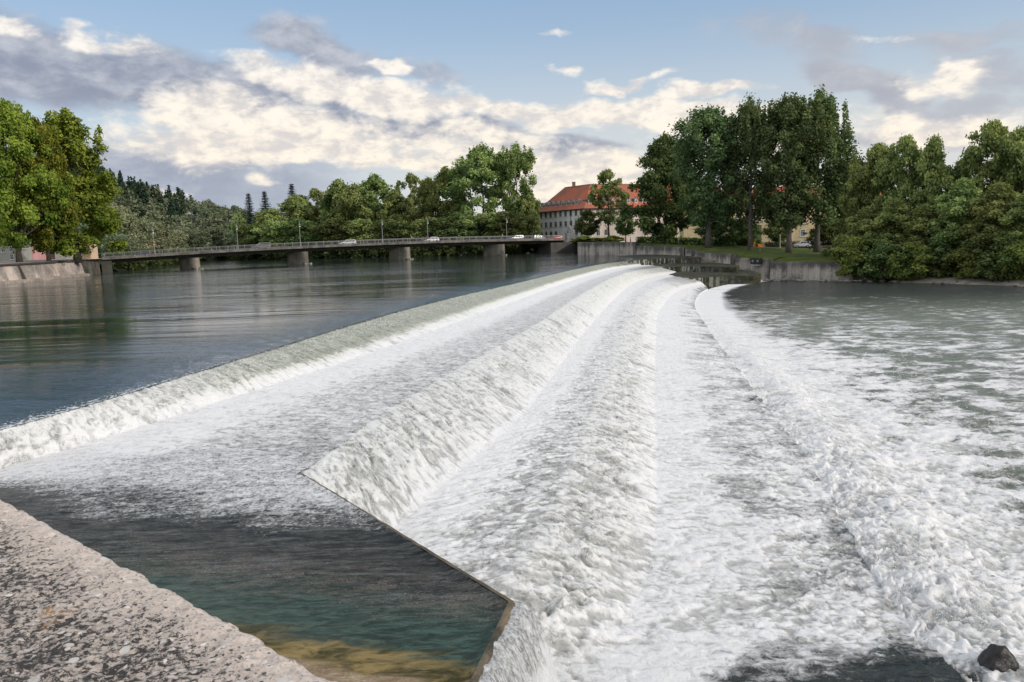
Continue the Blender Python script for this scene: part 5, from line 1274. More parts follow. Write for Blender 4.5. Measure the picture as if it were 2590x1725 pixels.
def person(loc, rz, label, shirt, trousers, hair, stride=0.25, arms=(0.1, -0.1), reach=None, group=None, lean=0.0, sit=False, sc=1.0):
    """x forward; a walking, standing or cycling figure 1.72 m tall"""
    root = empty('person', loc, rz, label, 'person', group, (sc,)*3)
    hip = 0.92; fx = lean
    def leg(s_, st):
        if sit: return [(0.02, s_*.09, hip), (.38, s_*.10, hip-.10 if st > 0 else hip-.22), (.16 if st > 0 else .22, s_*.10, hip-.50 if st > 0 else .32), (.30, s_*.10, hip-.54 if st > 0 else .27)]
        return [(0, s_*.09, hip), (st*.45+.04, s_*.095, .50), (st*.85-.05, s_*.10, .09), (st*.85+.14, s_*.11, .045)]
    LgL, LgR = leg(1, stride), leg(-1, -stride)
    sh = 1.42; neck = (fx*.5+.01, 0, 1.49); head = (fx*.55+.03, 0, 1.60); top = (fx*.55+.02, 0, 1.70)
    def arm(s_, a):
        if reach: return [(fx*.45, s_*.17, sh-.02), (fx*.45+.05, s_*.21, 1.16), reach_pt(s_)]
        return [(fx*.45, s_*.17, sh-.02), (fx*.4+a*.35, s_*.22, 1.14), (fx*.4+a*.9+.05, s_*.22, .92)]
    def reach_pt(s_): return (reach[0], s_*.16, reach[1])
    AL, AR = arm(1, arms[0]), arm(-1, arms[1])
    V = [(0,0,hip), (fx*.2,0,1.15), (fx*.45,0,1.38), neck, (head[0], 0, 1.57), (head[0]-.005, 0, 1.66)]; E = [(0,1),(1,2),(2,3),(3,4),(4,5)]; R_ = [(.13,.10),(.125,.095),(.14,.10),.052,(.078,.092),(.07,.085)]
    def chain(root_i, pts, rad):
        p = root_i
        for q, r in zip(pts, rad): V.append(q); E.append((p, len(V)-1)); R_.append(r); p = len(V)-1
        return p
    chain(0, LgL, (.085,.058,.042,.035)); chain(0, LgR, (.085,.058,.042,.035))
    for A in (AL, AR):
        w = chain(2, A, (.05,.038,.027)); e = Vector(A[2]); d = (e-Vector(A[1])).normalized(); pm = e+d*.06
        V.append(tuple(pm)); E.append((w, len(V)-1)); R_.append((.035,.018)); pi_ = len(V)-1
        for k in range(4): V.append(tuple(pm+d*(.075+.012*(1.5-abs(k-1.3)))+Vector((.022*(k-1.5), 0, -.01)))); E.append((pi_, len(V)-1)); R_.append(.009)
        V.append(tuple(e+d*.055+Vector((.045, 0, 0)))); E.append((pi_, len(V)-1)); R_.append(.010)
    V.append((head[0]+.09, 0, 1.595)); E.append((4, len(V)-1)); R_.append(.016)
    skin_obj('body', V, E, R_, SKIN, root)
    sv = [(0,0,hip+.03),(fx*.2,0,1.16),(fx*.45,0,1.38),(fx*.47,0,1.46)]; se = [(0,1),(1,2),(2,3)]; sr = [(.155,.12),(.145,.112),(.16,.12),.07]
    for A in (AL, AR):
        b = len(sv); sv += [A[0], A[1], tuple(Vector(A[1]).lerp(Vector(A[2]), .85))]; se += [(2,b),(b,b+1),(b+1,b+2)]; sr += [.066,.054,.042]
    skin_obj('shirt', sv, se, sr, shirt, root)
    tv = [(0,0,hip+.08)]; te = []; tr = [(.15,.115)]
    for G in (LgL, LgR):
        b = len(tv); tv += [G[0], G[1], tuple(Vector(G[1]).lerp(Vector(G[2]), .92))]; te += [(0,b),(b,b+1),(b+1,b+2)]; tr += [.10,.076,.06]
    skin_obj('trousers', tv, te, tr, trousers, root)
    skin_obj('hair', [(head[0]-.02,0,1.645),(head[0]-.03,0,1.70),(head[0]-.07,0,1.62)], [(0,1),(0,2)], [(.086,.09),.06,.06], hair, root)
    for G in (LgL, LgR):
        mb = MB(); mb.tube([Vector(G[2])+Vector((-.07,0,-.03)), Vector(G[2])+Vector((.05,0,-.02)), Vector(G[3])+Vector((.02,0,-.01))], [.045,.05,.035], 8); mb.build('shoe', m_plas, root, smooth=True)
    return root
C_yel = simple('yellow_cloth', (0.62,0.56,0.06), .8, .1); C_red = simple('red_cloth', (0.36,0.04,0.05), .8, .1); C_den = simple('denim', (0.10,0.14,0.22), .9, .2); C_gry = simple('grey_cloth', (.22,.22,.23), .9, .2)
C_blu = simple('pale_blue_cloth', (.30,.42,.55), .85, .1); C_dk = simple('dark_cloth', (.03,.03,.035), .9, .2); C_wht = simple('white_cloth', (.7,.7,.7), .85, .1); H_br = simple('brown_hair', (.05,.03,.02), .7, .2); H_bl = simple('fair_hair', (.35,.25,.12), .7, .2)
def ground_at(x, y, Y): p = at(x, y, Y); return Vector((p.x, Y, lawn_z(p.x, Y)))
p = ground_at(1561, 563, 170); person(p, 2.6, 'person in a yellow top walking on the lawn by the hedge', C_yel, C_gry, H_br, .22)
p = ground_at(1768, 570, 178); person(p, -0.15, 'person in dark red pushing a pushchair on the path', C_red, C_dk, H_br, .25, reach=(.42, 1.02), lean=.12)
p0 = p
p = ground_at(1450, 560, 222); person(p+Vector((0,0,0)), 3.0, 'person in grey standing by the pale wall near thin stems', C_gry, C_dk, H_br, .1)
p = ground_at(1463, 560, 216); person(p, 0.3, 'person in a pale blue top at the left end of the hedge', C_blu, C_den, H_bl, .15)
# pushchair
root = empty('pushchair', p0+Vector((.78,-.12,0)), -0.15, 'dark pushchair in front of the person in dark red', 'pushchair')
mb = MB(); mb.tube([(-.35,.2,1.02),(-.1,.2,.75),(.30,.2,.2)], .017, 6); mb.tube([(-.35,-.2,1.02),(-.1,-.2,.75),(.30,-.2,.2)], .017, 6); mb.tube([(-.35,.2,1.02),(-.35,-.2,1.02)], .02, 6); mb.tube([(-.2,.2,.2),(.15,.2,.55)], .017, 6); mb.tube([(-.2,-.2,.2),(.15,-.2,.55)], .017, 6); mb.build('frame', m_plas, root)
mb = MB(); mb.tube([(-.12,0,.5),(.12,0,.46),(.34,0,.52)], [.18,.20,.12], 10); mb.build('seat', C_dk, root, smooth=True)
mb = MB(); mb.tube([(-.12,0,.62),(-.02,0,.86),(.16,0,.90)], [.18,.2,.14], 10); mb.build('hood', C_dk, root, smooth=True)
for x_ in (-.2, .3):
    for s_ in (-.24, .24): mb = MB(); mb.tube([(x_, s_-.02, .13), (x_, s_+.02, .13)], .13, 12); mb.build('wheel', m_tyre, root)
# people on the bridge
def bridge_person(x, face, lab, *a, off=0.9, **k):
    l = l_for(x, off); q = bp(l, off, 0.14); return person(q, BA+(pi if face < 0 else 0), lab, *a, group='people on the bridge', **k), q
bridge_person(949, -1, 'person in white standing at the railing left of the cyclist', C_wht, C_dk, H_br, .12, arms=(.3, .25))
b_, q = bridge_person(961, 1, 'cyclist in dark clothes leaning over the handlebars on the bridge', C_dk, C_den, H_br, .2, reach=(.52, 1.05), lean=.40, sit=True, off=1.1)
bk = empty('bicycle', q, BA, 'dark bicycle ridden along the bridge pavement', 'bicycle')
mb = MB(); P_ = dict(bb=(0.02,0,.28), st=(-.13,0,.80), hd=(.44,0,.80), fr=(.58,0,.34), rr=(-.45,0,.34), hb=(.47,0,1.0))
for a, b in (('bb','st'),('bb','hd'),('st','hd'),('bb','rr'),('rr','st'),('hd','fr'),('hd','hb')): mb.tube([P_[a], P_[b]], .018, 6)
mb.build('frame', m_plas, bk); mb = MB(); mb.tube([(.5,-.26,1.02),(.47,0,1.0),(.5,.26,1.02)], .014, 6); mb.build('handlebar', m_plas, bk); mb = MB(); mb.box((-.15,0,.84), (.26,.14,.06)); mb.build('saddle', m_plas, bk)
for c in ('fr','rr'):
    mb = MB(); cc = P_[c]; mb.tube([(cc[0]+cos(a)*.33, 0, cc[2]+sin(a)*.33) for a in np.linspace(0, 2*pi, 25)], .02, 6, cap=False)
    for a in np.linspace(0, pi, 6, endpoint=False): mb.tube([(cc[0]+cos(a)*.32,0,cc[2]+sin(a)*.32),(cc[0]-cos(a)*.32,0,cc[2]-sin(a)*.32)], .004, 4)
    mb.build('wheel', m_tyre, bk)
bridge_person(982, -1, 'person in red walking beside the white car', C_red, C_dk, H_br, .2)
bridge_person(1157, 1, 'person in pale top on the bridge left of the last lamp', C_wht, C_gry, H_bl, .2)
bridge_person(1013, 1, 'person in dark clothes right of the white car', C_dk, C_dk, H_br, .15)

# ================================================================== BUILDINGS
def plaster(name, col, var=.12): 
    m, N, bs, out = new_mat(name); p = pos(N); a = N.noise(N.mapping(p, scale=(.25,.25,.25)), 1, 6, .65); b = N.noise(N.mapping(p, scale=(1.2,1.2,.12)), 1, 4, .6)
    c = N.mix(N.smooth(N.math('MULTIPLY_ADD', b, .6, a), .55, 1.05), tuple(k*(1-2*var) for k in col), col); N.link(c, bs.inputs['Base Color']); bs.inputs['Roughness'].default_value = .9; return m
def tile_mat(name, col, dark):
    m, N, bs, out = new_mat(name); p = pos(N); a = N.noise(N.mapping(p, scale=(.12,.12,.12)), 1, 5, .6, .4); b = N.noise(N.mapping(p, scale=(2.5,2.5,2.5)), 1, 4, .7)
    w = N.n('ShaderNodeTexWave', bands_direction='Z'); N.link(p, w.inputs[0]); w.inputs['Scale'].default_value = 1.1; w.inputs['Distortion'].default_value = .4
    c = N.mix(N.smooth(N.math('MULTIPLY_ADD', b, .45, a), .50, .88), dark, col); c = N.mix(N.math('MULTIPLY', w.outputs[0], .22), c, tuple(k*.5 for k in col))
    N.link(c, bs.inputs['Base Color']); bs.inputs['Roughness'].default_value = .85; N.link(N.bump(w.outputs[0], .4, .08), bs.inputs['Normal']); return m
M_PLG = plaster('grey_plaster', (0.90,0.88,0.87), .08); M_PLP = plaster('sunlit_plaster', (0.66,0.55,0.50)); M_TILE = tile_mat('red_tiles', (0.52,0.135,0.065), (0.24,0.11,0.075))
M_WFR = simple('white_frame', (0.62,0.62,0.60), .6, .08); M_PANE = simple('window_pane', (0.035,0.04,0.045), .12, .2); M_DARKW = simple('eaves_wood', (0.06,0.035,0.03), .8, .2); M_ZINC = simple('grey_zinc', (0.12,0.12,0.13), .5, .2)
class Facade:
    """frame of a wall: origin at its left foot, u to the right along it, n outwards"""
    def __init__(s, a, b, zg):
        s.a = Vector((a[0], a[1], zg)); d = Vector((b[0]-a[0], b[1]-a[1], 0)); s.L = d.length; s.u = d.normalized(); s.n = Vector((s.u.y, -s.u.x, 0)); s.rz = atan2(s.u.y, s.u.x)
    def p(s, x, z, out=0.0): return s.a + s.u*x + s.n*out + Vector((0, 0, z))
def window(F, x, z, w, h, parent, arched=False, frame_w=.12, mull=(1,1), frame=None, out=.03):
    """frame with its pane behind; z = sill height"""
    mb = MB()
    def outline(i):
        pts = [(-w/2+i, i), (w/2-i, i)]
        if arched: r = w/2-i; pts += [(cos(a)*r, h-w/2+sin(a)*r) for a in np.linspace(0, pi, 9)]
        else: pts += [(w/2-i, h-i), (-w/2+i, h-i)]
        return pts
    o_, i_ = outline(0), outline(frame_w); n_ = len(o_)
    for k in range(n_):
        a, b, c, d = o_[k], o_[(k+1) % n_], i_[(k+1) % n_], i_[k]
        mb.poly([F.p(x+q[0], z+q[1], out+.05) for q in (a, b, c, d)])
        mb.poly([F.p(x+a[0], z+a[1], -.02), F.p(x+b[0], z+b[1], -.02), F.p(x+b[0], z+b[1], out+.05), F.p(x+a[0], z+a[1], out+.05)])
    for k in range(mull[0]): c = F.p(x-w/2+w*(k+1)/(mull[0]+1), z+h/2, out+.02); mb.box(c, (.07, .06, h-.1), rz=F.rz)
    for k in range(mull[1]): c = F.p(x, z+h*(.62 if mull[1] == 1 else (k+1)/(mull[1]+1)), out+.02); mb.box(c, (w-.1, .06, .07), rz=F.rz)
    mb.box(F.p(x, z-.06, .10), (w+.25, .22, .10), rz=F.rz)
    f = mb.build('window', frame or M_WFR, parent); f.location = -Vector(parent.location)
    mb = MB(); mb.poly([F.p(x+q[0], z+q[1], .025) for q in i_]); pn = mb.build('pane', M_PANE, f); return f

# ---- long building with the red roof, two wings meeting in a blunt corner
def main_building():
    Lp, Cp, Rp = np.array((9.6,287.5)), np.array((25.2,262.0)), np.array((63.0,281.0)); zg, ze, zr = 3.2, 14.1, 22.2
    root = empty('long_building', (25.2, 268, zg), 0, 'long grey three-storey building with steep red tiled roof and a row of dormers', 'building')
    def nrm(a, b): d = (b-a)/np.linalg.norm(b-a); return np.array((-d[1], d[0]))          # inwards (away from viewer)
    n1, n2 = nrm(Lp, Cp), nrm(Cp, Rp); mit = (n1+n2)/np.linalg.norm(n1+n2); mit = mit/np.dot(mit, n1); D = 17.0
    back = [Lp+n1*D, Cp+mit*D, Rp+n2*D]
    def rel_(o): o.location = -Vector(root.location); return o
    for (a, b, m) in ((Lp, Cp, M_PLG), (Cp, Rp, M_PLP)):  # right wing's plaster carries the pink of the sunlight in its colour
        n_ = nrm(a, b); mb = MB(); mb.poly([(*a, zg-1.5), (*b, zg-1.5), (*b, ze), (*a, ze)]); rel_(mb.build('wall', m, root))
    mb = MB()
    for a, b in ((back[0], Lp), (Rp, back[2]), (back[2], back[1]), (back[1], back[0])): mb.poly([(*a, zg-1.5), (*b, zg-1.5), (*b, ze), (*a, ze)])
    rel_(mb.build('wall', M_PLG, root))
    # roof with slight kick at the eaves and a hipped left end
    ov = .7; e = [Lp-n1*ov-(Cp-Lp)/np.linalg.norm(Cp-Lp)*ov, Cp-mit*ov, Rp-n2*ov]; bk = [back[0]+n1*ov-(Cp-Lp)/np.linalg.norm(Cp-Lp)*ov, back[1]+mit*ov, back[2]+n2*ov]
    d1 = (Cp-Lp)/np.linalg.norm(Cp-Lp); rg = [Lp+n1*D/2+d1*7.5, Cp+mit*D/2, Rp+n2*D/2]
    def mid(a, b, t): return a*(1-t)+b*t
    kz = ze-.25+ (zr-ze)*.34; kick = [mid(e[i], rg[i], .40) for i in range(3)]; kb = [mid(bk[i], rg[i], .40) for i in range(3)]
    mb = MB(); z0 = ze-.25
    for i in (0, 1):
        mb.poly([(*e[i], z0), (*e[i+1], z0), (*kick[i+1], kz), (*kick[i], kz)]); mb.poly([(*kick[i], kz), (*kick[i+1], kz), (*rg[i+1], zr), (*rg[i], zr)])
        mb.poly([(*bk[i+1], z0), (*bk[i], z0), (*kb[i], kz), (*kb[i+1], kz)]); mb.poly([(*kb[i+1], kz), (*kb[i], kz), (*rg[i], zr), (*rg[i+1], zr)])
    mb.poly([(*bk[0], z0), (*e[0], z0), (*kick[0], kz), (*kb[0], kz)]); mb.poly([(*kb[0], kz), (*kick[0], kz), (*rg[0], zr)])
    roof = rel_(mb.build('roof', M_TILE, root))
    mb = MB()
    for i in (0, 1): mb.tube([(*rg[i], zr+.02), (*rg[i+1], zr+.02)], .16, 8)
    mb.tube([(*e[0], z0+.1), (*kick[0], kz+.08), (*rg[0], zr)], .14, 8)
    o = mb.build('ridge_tiles', simple('ridge_tiles', (.20,.17,.13), .9, .3), roof)
    mb = MB()
    for i in (0, 1):
        for (dz, w) in ((-.12, .16),): mb.tube([(*e[i], z0+dz), (*e[i+1], z0+dz)], w, 8)
    rel_(mb.build('gutter', M_DARKW, root))
    mb = MB()
    for i in (0, 1): a, b = [Lp, Cp, Rp][i], [Lp, Cp, Rp][i+1]; q = nrm(a, b); mb.poly([(*(a-q*.7), z0-.1), (*(b-q*.7), z0-.1), (*(b-q*.0), z0-.12), (*(a-q*0), z0-.12)][::-1])
    rel_(mb.build('soffit', M_DARKW, root))
    for (t, i, h) in ((.36, 0, 1.5), (.86, 1, 1.3)):
        c = mid(rg[i], rg[i+1], t); mb = MB(); mb.box((*c, zr+.3), (1.1, .9, h+.8)); mb.box((*c, zr+.3+h/2+.45), (1.3, 1.1, .14)); o = mb.build('chimney', simple('chimney_brick', (.20,.14,.11), .9, .3), roof)
    F1_, F2_ = Facade(Lp, Cp, 0), Facade(Cp, Rp, 0); fr = simple('window_surround', (0.40,0.40,0.40), .8, .1)
    for k in range(10):
        x = 1.4+k*2.98
        if x > F1_.L-1: break
        window(F1_, x, 11.75, 1.35, 1.75, root, frame=fr, mull=(1,1)); window(F1_, x, 8.4, 1.35, 1.75, root, frame=fr, mull=(1,1))
        if k < 5 or k > 6: window(F1_, x, 5.0, 1.5, 2.0, root, arched=True, frame=fr, mull=(1,0))
    for k in range(12):
        x = 2.0+k*3.1; window(F2_, x, 11.75, 1.35, 1.75, root, frame=M_WFR); window(F2_, x, 8.4, 1.35, 1.75, root, frame=M_WFR)
        if k not in (3, 6): window(F2_, x, 4.8, 1.5, 2.3, root, arched=True, frame=M_WFR, mull=(1,0))
    mb = MB(); mb.tube([F1_.p(22.3, 3.0, .12), F1_.p(22.3, 13.6, .12)], .10, 8); rel_(mb.build('downpipe', M_ZINC, root))
    # dormers: segmental hoods over white windows
    for F, cnt, x0, dx, w in ((F1_, 8, 2.6, 2.98, 1.25), (F2_, 11, 3.2, 3.1, 1.25)):
        for k in range(cnt):
            x = x0+k*dx; zb = 15.35; mb = MB(); ins = -1.6
            pts = [(-.85,0), (.85,0), (.85,1.45)] + [(cos(a)*.85, 1.45+sin(a)*.40) for a in np.linspace(0, pi, 8)[1:-1]] + [(-.85,1.45)]
            f_ = [F.p(x+q[0], zb+q[1], ins) for q in pts]; b__ = [F.p(x+q[0]*.9, zb+q[1]*.96+.02, ins-3.4) for q in pts]; n_ = len(pts)
            mb.poly(f_)
            for i in range(n_): mb.poly([f_[(i+1) % n_], f_[i], b__[i], b__[(i+1) % n_]])
            d = rel_(mb.build('dormer', M_ZINC, root)); F_in = Facade((0,0), (1,0), 0); F_in.a = F.a + F.n*ins; F_in.u = F.u; F_in.n = F.n; F_in.rz = F.rz
            mb = MB(); w_ = window(F_in, x, zb+.12, 1.15, 1.5, d, arched=True, frame=M_WFR, mull=(1,1), frame_w=.2, out=.02); w_.location = (0,0,0)
main_building()
def L0(o): return o

# ---- bridge-head pillar of rough grey stone
pp = at(1310, 553, 226); mb = MB(); root = empty('stone_pillar', (pp.x, 226, 3.3), 0.3, 'rough grey stone pillar at the bridge end before the grey building', 'pillar')
st = simple('rough_stone', (0.20,0.20,0.20), .95, .5, 2.5, bump=.8)
mb.prism([(-1.5,-1),(1.5,-1),(1.5,1),(-1.5,1)], 0, .5); mb.prism([(-1.15,-.8),(1.15,-.8),(1.15,.8),(-1.15,.8)], .5, 2.6); mb.build('base', st, root, bevel=.06)
me = rock_mesh('figure', (.95,.65,1.3), st, 8, 4, 1.0, .6); o = put('carving', me, root, (0, 0, 3.5))
# shrubs at the wall end
tree('shrub', 1345, 543, 26, 207, 'shrub', 'low shrub behind the wall right of the stone pillar', zg=3.0)
tree('shrub', 1373, 547, 20, 205, 'shrub', 'dark shrub left of the tall slender trunk', zg=3.0, mat='dark')
tree('shrub', 1408, 542, 22, 206, 'shrub', 'yellowish shrub right of the tall slender trunk', zg=3.0)
# clipped hedge along the lawn
def hedge(x0, x1, y0, y1, Y0, Y1, h, label):
    a, b = at(x0, y0, Y0), at(x1, y1, Y1); rs = np.random.RandomState(5); lob = []
    for q in np.linspace(0, 1, int((b-a).length/0.7)):
        p = a.lerp(b, q); z = float(lawn_z(p.x, p.y))
        for zz in (.3, .7, h-.35): lob.append((p.x, p.y+rs.normal()*.25, z+zz, .62, .5, np.clip(.25+.2*rs.normal(), 0, 1)))
    o = put('hedge', leaves_mesh('hedge', lob, 9000, .30, LM['dark'], rs)); setp(o, label, 'hedge'); return o
hedge(1470, 1745, 560, 565, 204, 196, 1.7, 'long dark clipped hedge along the back of the lawn')
hedge(1765, 1930, 559, 562, 219, 219, 1.3, 'short dark hedge below the yellow building, behind the parked cars')

# ---- yellow building behind the poplars
def yellow_building():
    M_YEL = plaster('yellow_plaster', (0.62,0.50,0.31)); M_CRM = plaster('cream_plaster', (0.66,0.56,0.40)); M_SOC = plaster('grey_plinth', (.22,.21,.20)); zg = 0.0
    A, B = np.array((51.0,232.0)), np.array((108.0,225.0)); F = Facade(A, B, 0); root = empty('yellow_building', (80, 230, zg), 0, 'pale yellow apartment house with ivy-clad bay, half hidden behind the poplars', 'building')
    def rel_(o): o.location = -Vector(root.location); return o
    inn = -F.n; D = 13; ze = 13.0
    def P(x, d, z): q = F.p(x, z)+inn*d; return q
    mb = MB(); L = F.L
    for a, b, c, d in (((0,0),(L,0),0,0), ((L,0),(L,D),0,0), ((L,D),(0,D),0,0), ((0,D),(0,0),0,0)): mb.poly([P(*a, zg+.0), P(*b, zg+.0), P(*b, ze), P(*a, ze)])
    rel_(mb.build('wall', M_YEL, root))
    mb = MB(); mb.box(F.p(L/2, zg+.4, .03), (L, .16, 2.0), rz=F.rz); rel_(mb.build('plinth', M_SOC, root))
    mb = MB(); ov = .6
    mb.poly([P(-ov,-ov,ze-.2), P(L+ov,-ov,ze-.2), P(L-5,D/2,ze+4.2), P(5,D/2,ze+4.2)]); mb.poly([P(L+ov,D+ov,ze-.2), P(-ov,D+ov,ze-.2), P(5,D/2,ze+4.2), P(L-5,D/2,ze+4.2)])
    mb.poly([P(-ov,D+ov,ze-.2), P(-ov,-ov,ze-.2), P(5,D/2,ze+4.2)]); mb.poly([P(L+ov,-ov,ze-.2), P(L+ov,D+ov,ze-.2), P(L-5,D/2,ze+4.2)]); rel_(mb.build('roof', M_TILE, root))
    # projecting bay with balcony
    bx = 17.5; mb = MB(); bay = [(bx-4.5,0),(bx-3,2.2),(bx+3,2.2),(bx+4.5,0)]
    for i in range(3): a, b = bay[i], bay[i+1]; mb.poly([F.p(a[0],zg,a[1]), F.p(b[0],zg,b[1]), F.p(b[0],6.6,b[1]), F.p(a[0],6.6,a[1])])
    mb.poly([F.p(q[0],6.6,q[1]) for q in bay]); rel_(mb.build('bay', simple('ivy_wall', (0.045,0.065,0.022), .95, .5, 2.2, bump=.8), root))
    mb = MB(); q2 = [(bx-4.7,.05),(bx-3.1,2.45),(bx+3.1,2.45),(bx+4.7,.05)]
    for i in range(3):
        a, b = q2[i], q2[i+1]; mb.poly([F.p(a[0],6.3,a[1]), F.p(b[0],6.3,b[1]), F.p(b[0],7.8,b[1]), F.p(a[0],7.8,a[1])]); mb.poly([F.p(b[0],6.3,b[1]-.25), F.p(a[0],6.3,a[1]-.25), F.p(a[0],7.8,a[1]-.25), F.p(b[0],7.8,b[1]-.25)]); mb.poly([F.p(a[0],7.8,a[1]), F.p(b[0],7.8,b[1]), F.p(b[0],7.8,b[1]-.25), F.p(a[0],7.8,a[1]-.25)])
    rel_(mb.build('balcony', plaster('balcony_stone', (.52,.44,.40)), root))
    Fb = Facade((0,0),(1,0),0); Fb.a = F.a+F.n*2.2; Fb.u, Fb.n, Fb.rz = F.u, F.n, F.rz
    window(Fb, bx, 1.9, 2.3, 3.3, root, mull=(3,3), frame_w=.2)
    for x in (bx-11, bx-7.5, bx+7.5, bx+11.5, bx+16, bx+20.5, bx+25, bx+29.5, bx+34.5):
        window(F, x, 2.6, 1.5, 2.0, root, mull=(2,2), frame_w=.16)
        window(F, x, 6.2, 1.5, 2.0, root, mull=(2,2), frame_w=.16); window(F, x, 9.8, 1.5, 1.9, root, mull=(2,2), frame_w=.16)
    for x in (bx-1.8, bx+1.8): window(F, x, 8.2, 1.3, 2.6, root, mull=(1,2), frame_w=.16)
    for x in (6, 30, 44): 
        mb = MB(); c = P(x, D/2-2, ze+4.6); mb.box(c, (1.0, 1.0, 3.0)); rel_(mb.build('chimney', M_SOC, root))
    mb = MB(); c = F.p(bx+33.2, 3.0, .25); mb.box(c, (.5, .4, .5), rz=F.rz, taper=.6); rel_(mb.build('wall_lamp', M_ZINC, root))
yellow_building()

# ---- park furniture and parked cars on the right
def on(x, y, Y): return ground_at(x, y, Y)
p = on(1844, 567, 214); p.z += .16; car_thing('suv', P_si, p, pi-0.12, 'silver off-roader parked behind the third poplar trunk', 'cars parked below the buildings')
p = on(1897, 567, 213); p.z += .16; car_thing('wagon', P_bk, p, pi-0.12, 'black car parked right of the poplar trunks', 'cars parked below the buildings')
p = on(1522, 555, 222); p.z += .16; car_thing('wagon', P_dk, p, pi+.1, 'dark car roof showing over the long hedge', 'cars parked below the buildings')
p = on(1609, 555, 222); p.z += .16; car_thing('hatch', P_wh, p, pi, 'white car roof showing over the hedge near a blue car', 'cars parked below the buildings')
p = on(1590, 555, 226); p.z += .16; car_thing('hatch', P_bl, p, pi, 'blue car behind the white car over the hedge', 'cars parked below the buildings')
m_wood = simple('bench_wood', (.10,.075,.05), .8, .3, 6); m_or = simple('orange_plastic', (.72,.26,.02), .5, .08); m_post = simple('post_metal', (.33,.33,.33), .6, .1)
p = on(1901, 576, 160); root = empty('park_bench', p, 0.05, 'brown park bench on the lawn right of the poplars', 'bench')
for y_, z_ in ((-.18,.45),(-.05,.46),(.08,.46),): mb = MB(); mb.box((0,y_,z_), (2.4,.11,.045)); mb.build('seat_slat', m_wood, root)
for z_ in (.66,.82): mb = MB(); mb.box((0,.2+(z_-.45)*.25,z_), (2.4,.04,.12)); mb.build('backrest_slat', m_wood, root)
for x_ in (-.95,.95): mb = MB(); mb.box((x_,0,.22), (.07,.42,.44)); mb.box((x_,.22,.62), (.07,.06,.6)); mb.build('leg', m_post, root)
p = on(1862, 575, 150); root = empty('litter_bin', p, 0, 'dark litter bin on a post between the right-hand poplars', 'litter bin'); mb = MB(); mb.tube([(0,.15,0),(0,.15,1.15)], .035, 8); mb.build('post', m_post, root); mb = MB(); mb.tube([(0,0,.55),(0,0,1.05)], [.17,.2], 14); mb.build('bin', m_plas, root)
p = on(1733, 571, 190); root = empty('orange_column', p, 0, 'orange ticket column standing beside the second poplar trunk', 'column'); mb = MB(); mb.box((0,0,1.15), (.75,.4,2.3)); mb.build('body', m_or, root, bevel=.06); mb = MB(); mb.box((0,-.207,1.6), (.5,.012,.4)); mb.build('panel', simple('panel_grey', (.5,.45,.35), .5), root); mb = MB(); mb.box((0,0,2.36), (.8,.46,.10)); mb.build('cap', m_post, root)
p = on(1748, 583, 149); root = empty('lifebuoy_box', p, 0.2, 'orange lifebuoy box on a low post on the lawn', 'lifebuoy box'); mb = MB(); mb.tube([(0,.1,0),(0,.1,1.0)], .04, 8); mb.build('post', m_post, root); mb = MB(); mb.box((0,0,.95), (.85,.22,.62)); mb.build('box', m_or, root, bevel=.05); mb = MB(); mb.tube([(cos(a)*.22, -.13, .95+sin(a)*.22) for a in np.linspace(0, 2*pi, 21)], .045, 8, cap=False); mb.build('lifebuoy', simple('buoy_red', (.6,.12,.03), .5), root)
p = on(1793, 575, 168); root = empty('grey_post', p, 0, 'tall grey post by the footpath right of the pushchair', 'post'); mb = MB(); mb.tube([(0,0,0),(0,0,.15),(0,0,2.6)], [.22,.16,.15], 12); mb.build('shaft', m_post, root); mb = MB(); mb.tube([(0,0,2.6),(0,0,2.75)], [.19,.05], 12); mb.build('cap', m_post, root)

# ---- left bank: pale river wall, small houses, stair, bridge approach
lwall = empty('left_river_wall', (-87, 150, 0), 0, 'sloping pale pinkish river wall with dark coping on the left bank', 'river wall')
M_LW = concrete_mat('pale_stone', (0.74,0.64,0.57), (0.22,0.19,0.165), streak=0.35, scale=0.6, warm=(0.70,0.57,0.49)); M_COP = concrete_mat('dark_coping', (.16,.13,.12), (.05,.045,.04), streak=.2)
M_LEDGE = concrete_mat('ledge_stone', (0.62,0.53,0.44), (0.24,0.20,0.17), streak=0.2, scale=.7)
LP = [(-80,96),(-84.6,122),(-86.6,136),(-89.2,155),(-91.2,169.5)]
def lw_strip(name, offz, mat, pts=LP, n=90):
    a = lerp_poly(pts, n); tg = np.gradient(a, axis=0); tg /= np.linalg.norm(tg, axis=1)[:,None]; nr = np.stack([tg[:,1], -tg[:,0]], -1)     # towards the river
    P = np.zeros((n, len(offz), 3))
    for j, (o_, z) in enumerate(offz): P[:, j, :2] = a+nr*o_; P[:, j, 2] = z
    o = grid_mesh(name, P, mat, smooth=False); o.parent = lwall; o.location = -Vector(lwall.location); return o
lw_strip('wall_face', [(.75,.2),(.55,.9),(.35,1.7),(.15,2.5),(.02,3.15)], M_LW)
lw_strip('coping', [(.02,3.12),(.22,3.14),(.24,3.42),(.2,3.46),(-.7,3.46),(-.72,3.2)], M_COP)
lw_strip('ledge', [(1.75,-1),(1.70,.42),(1.62,.55),(.7,.62)], M_LEDGE, LP[1:])
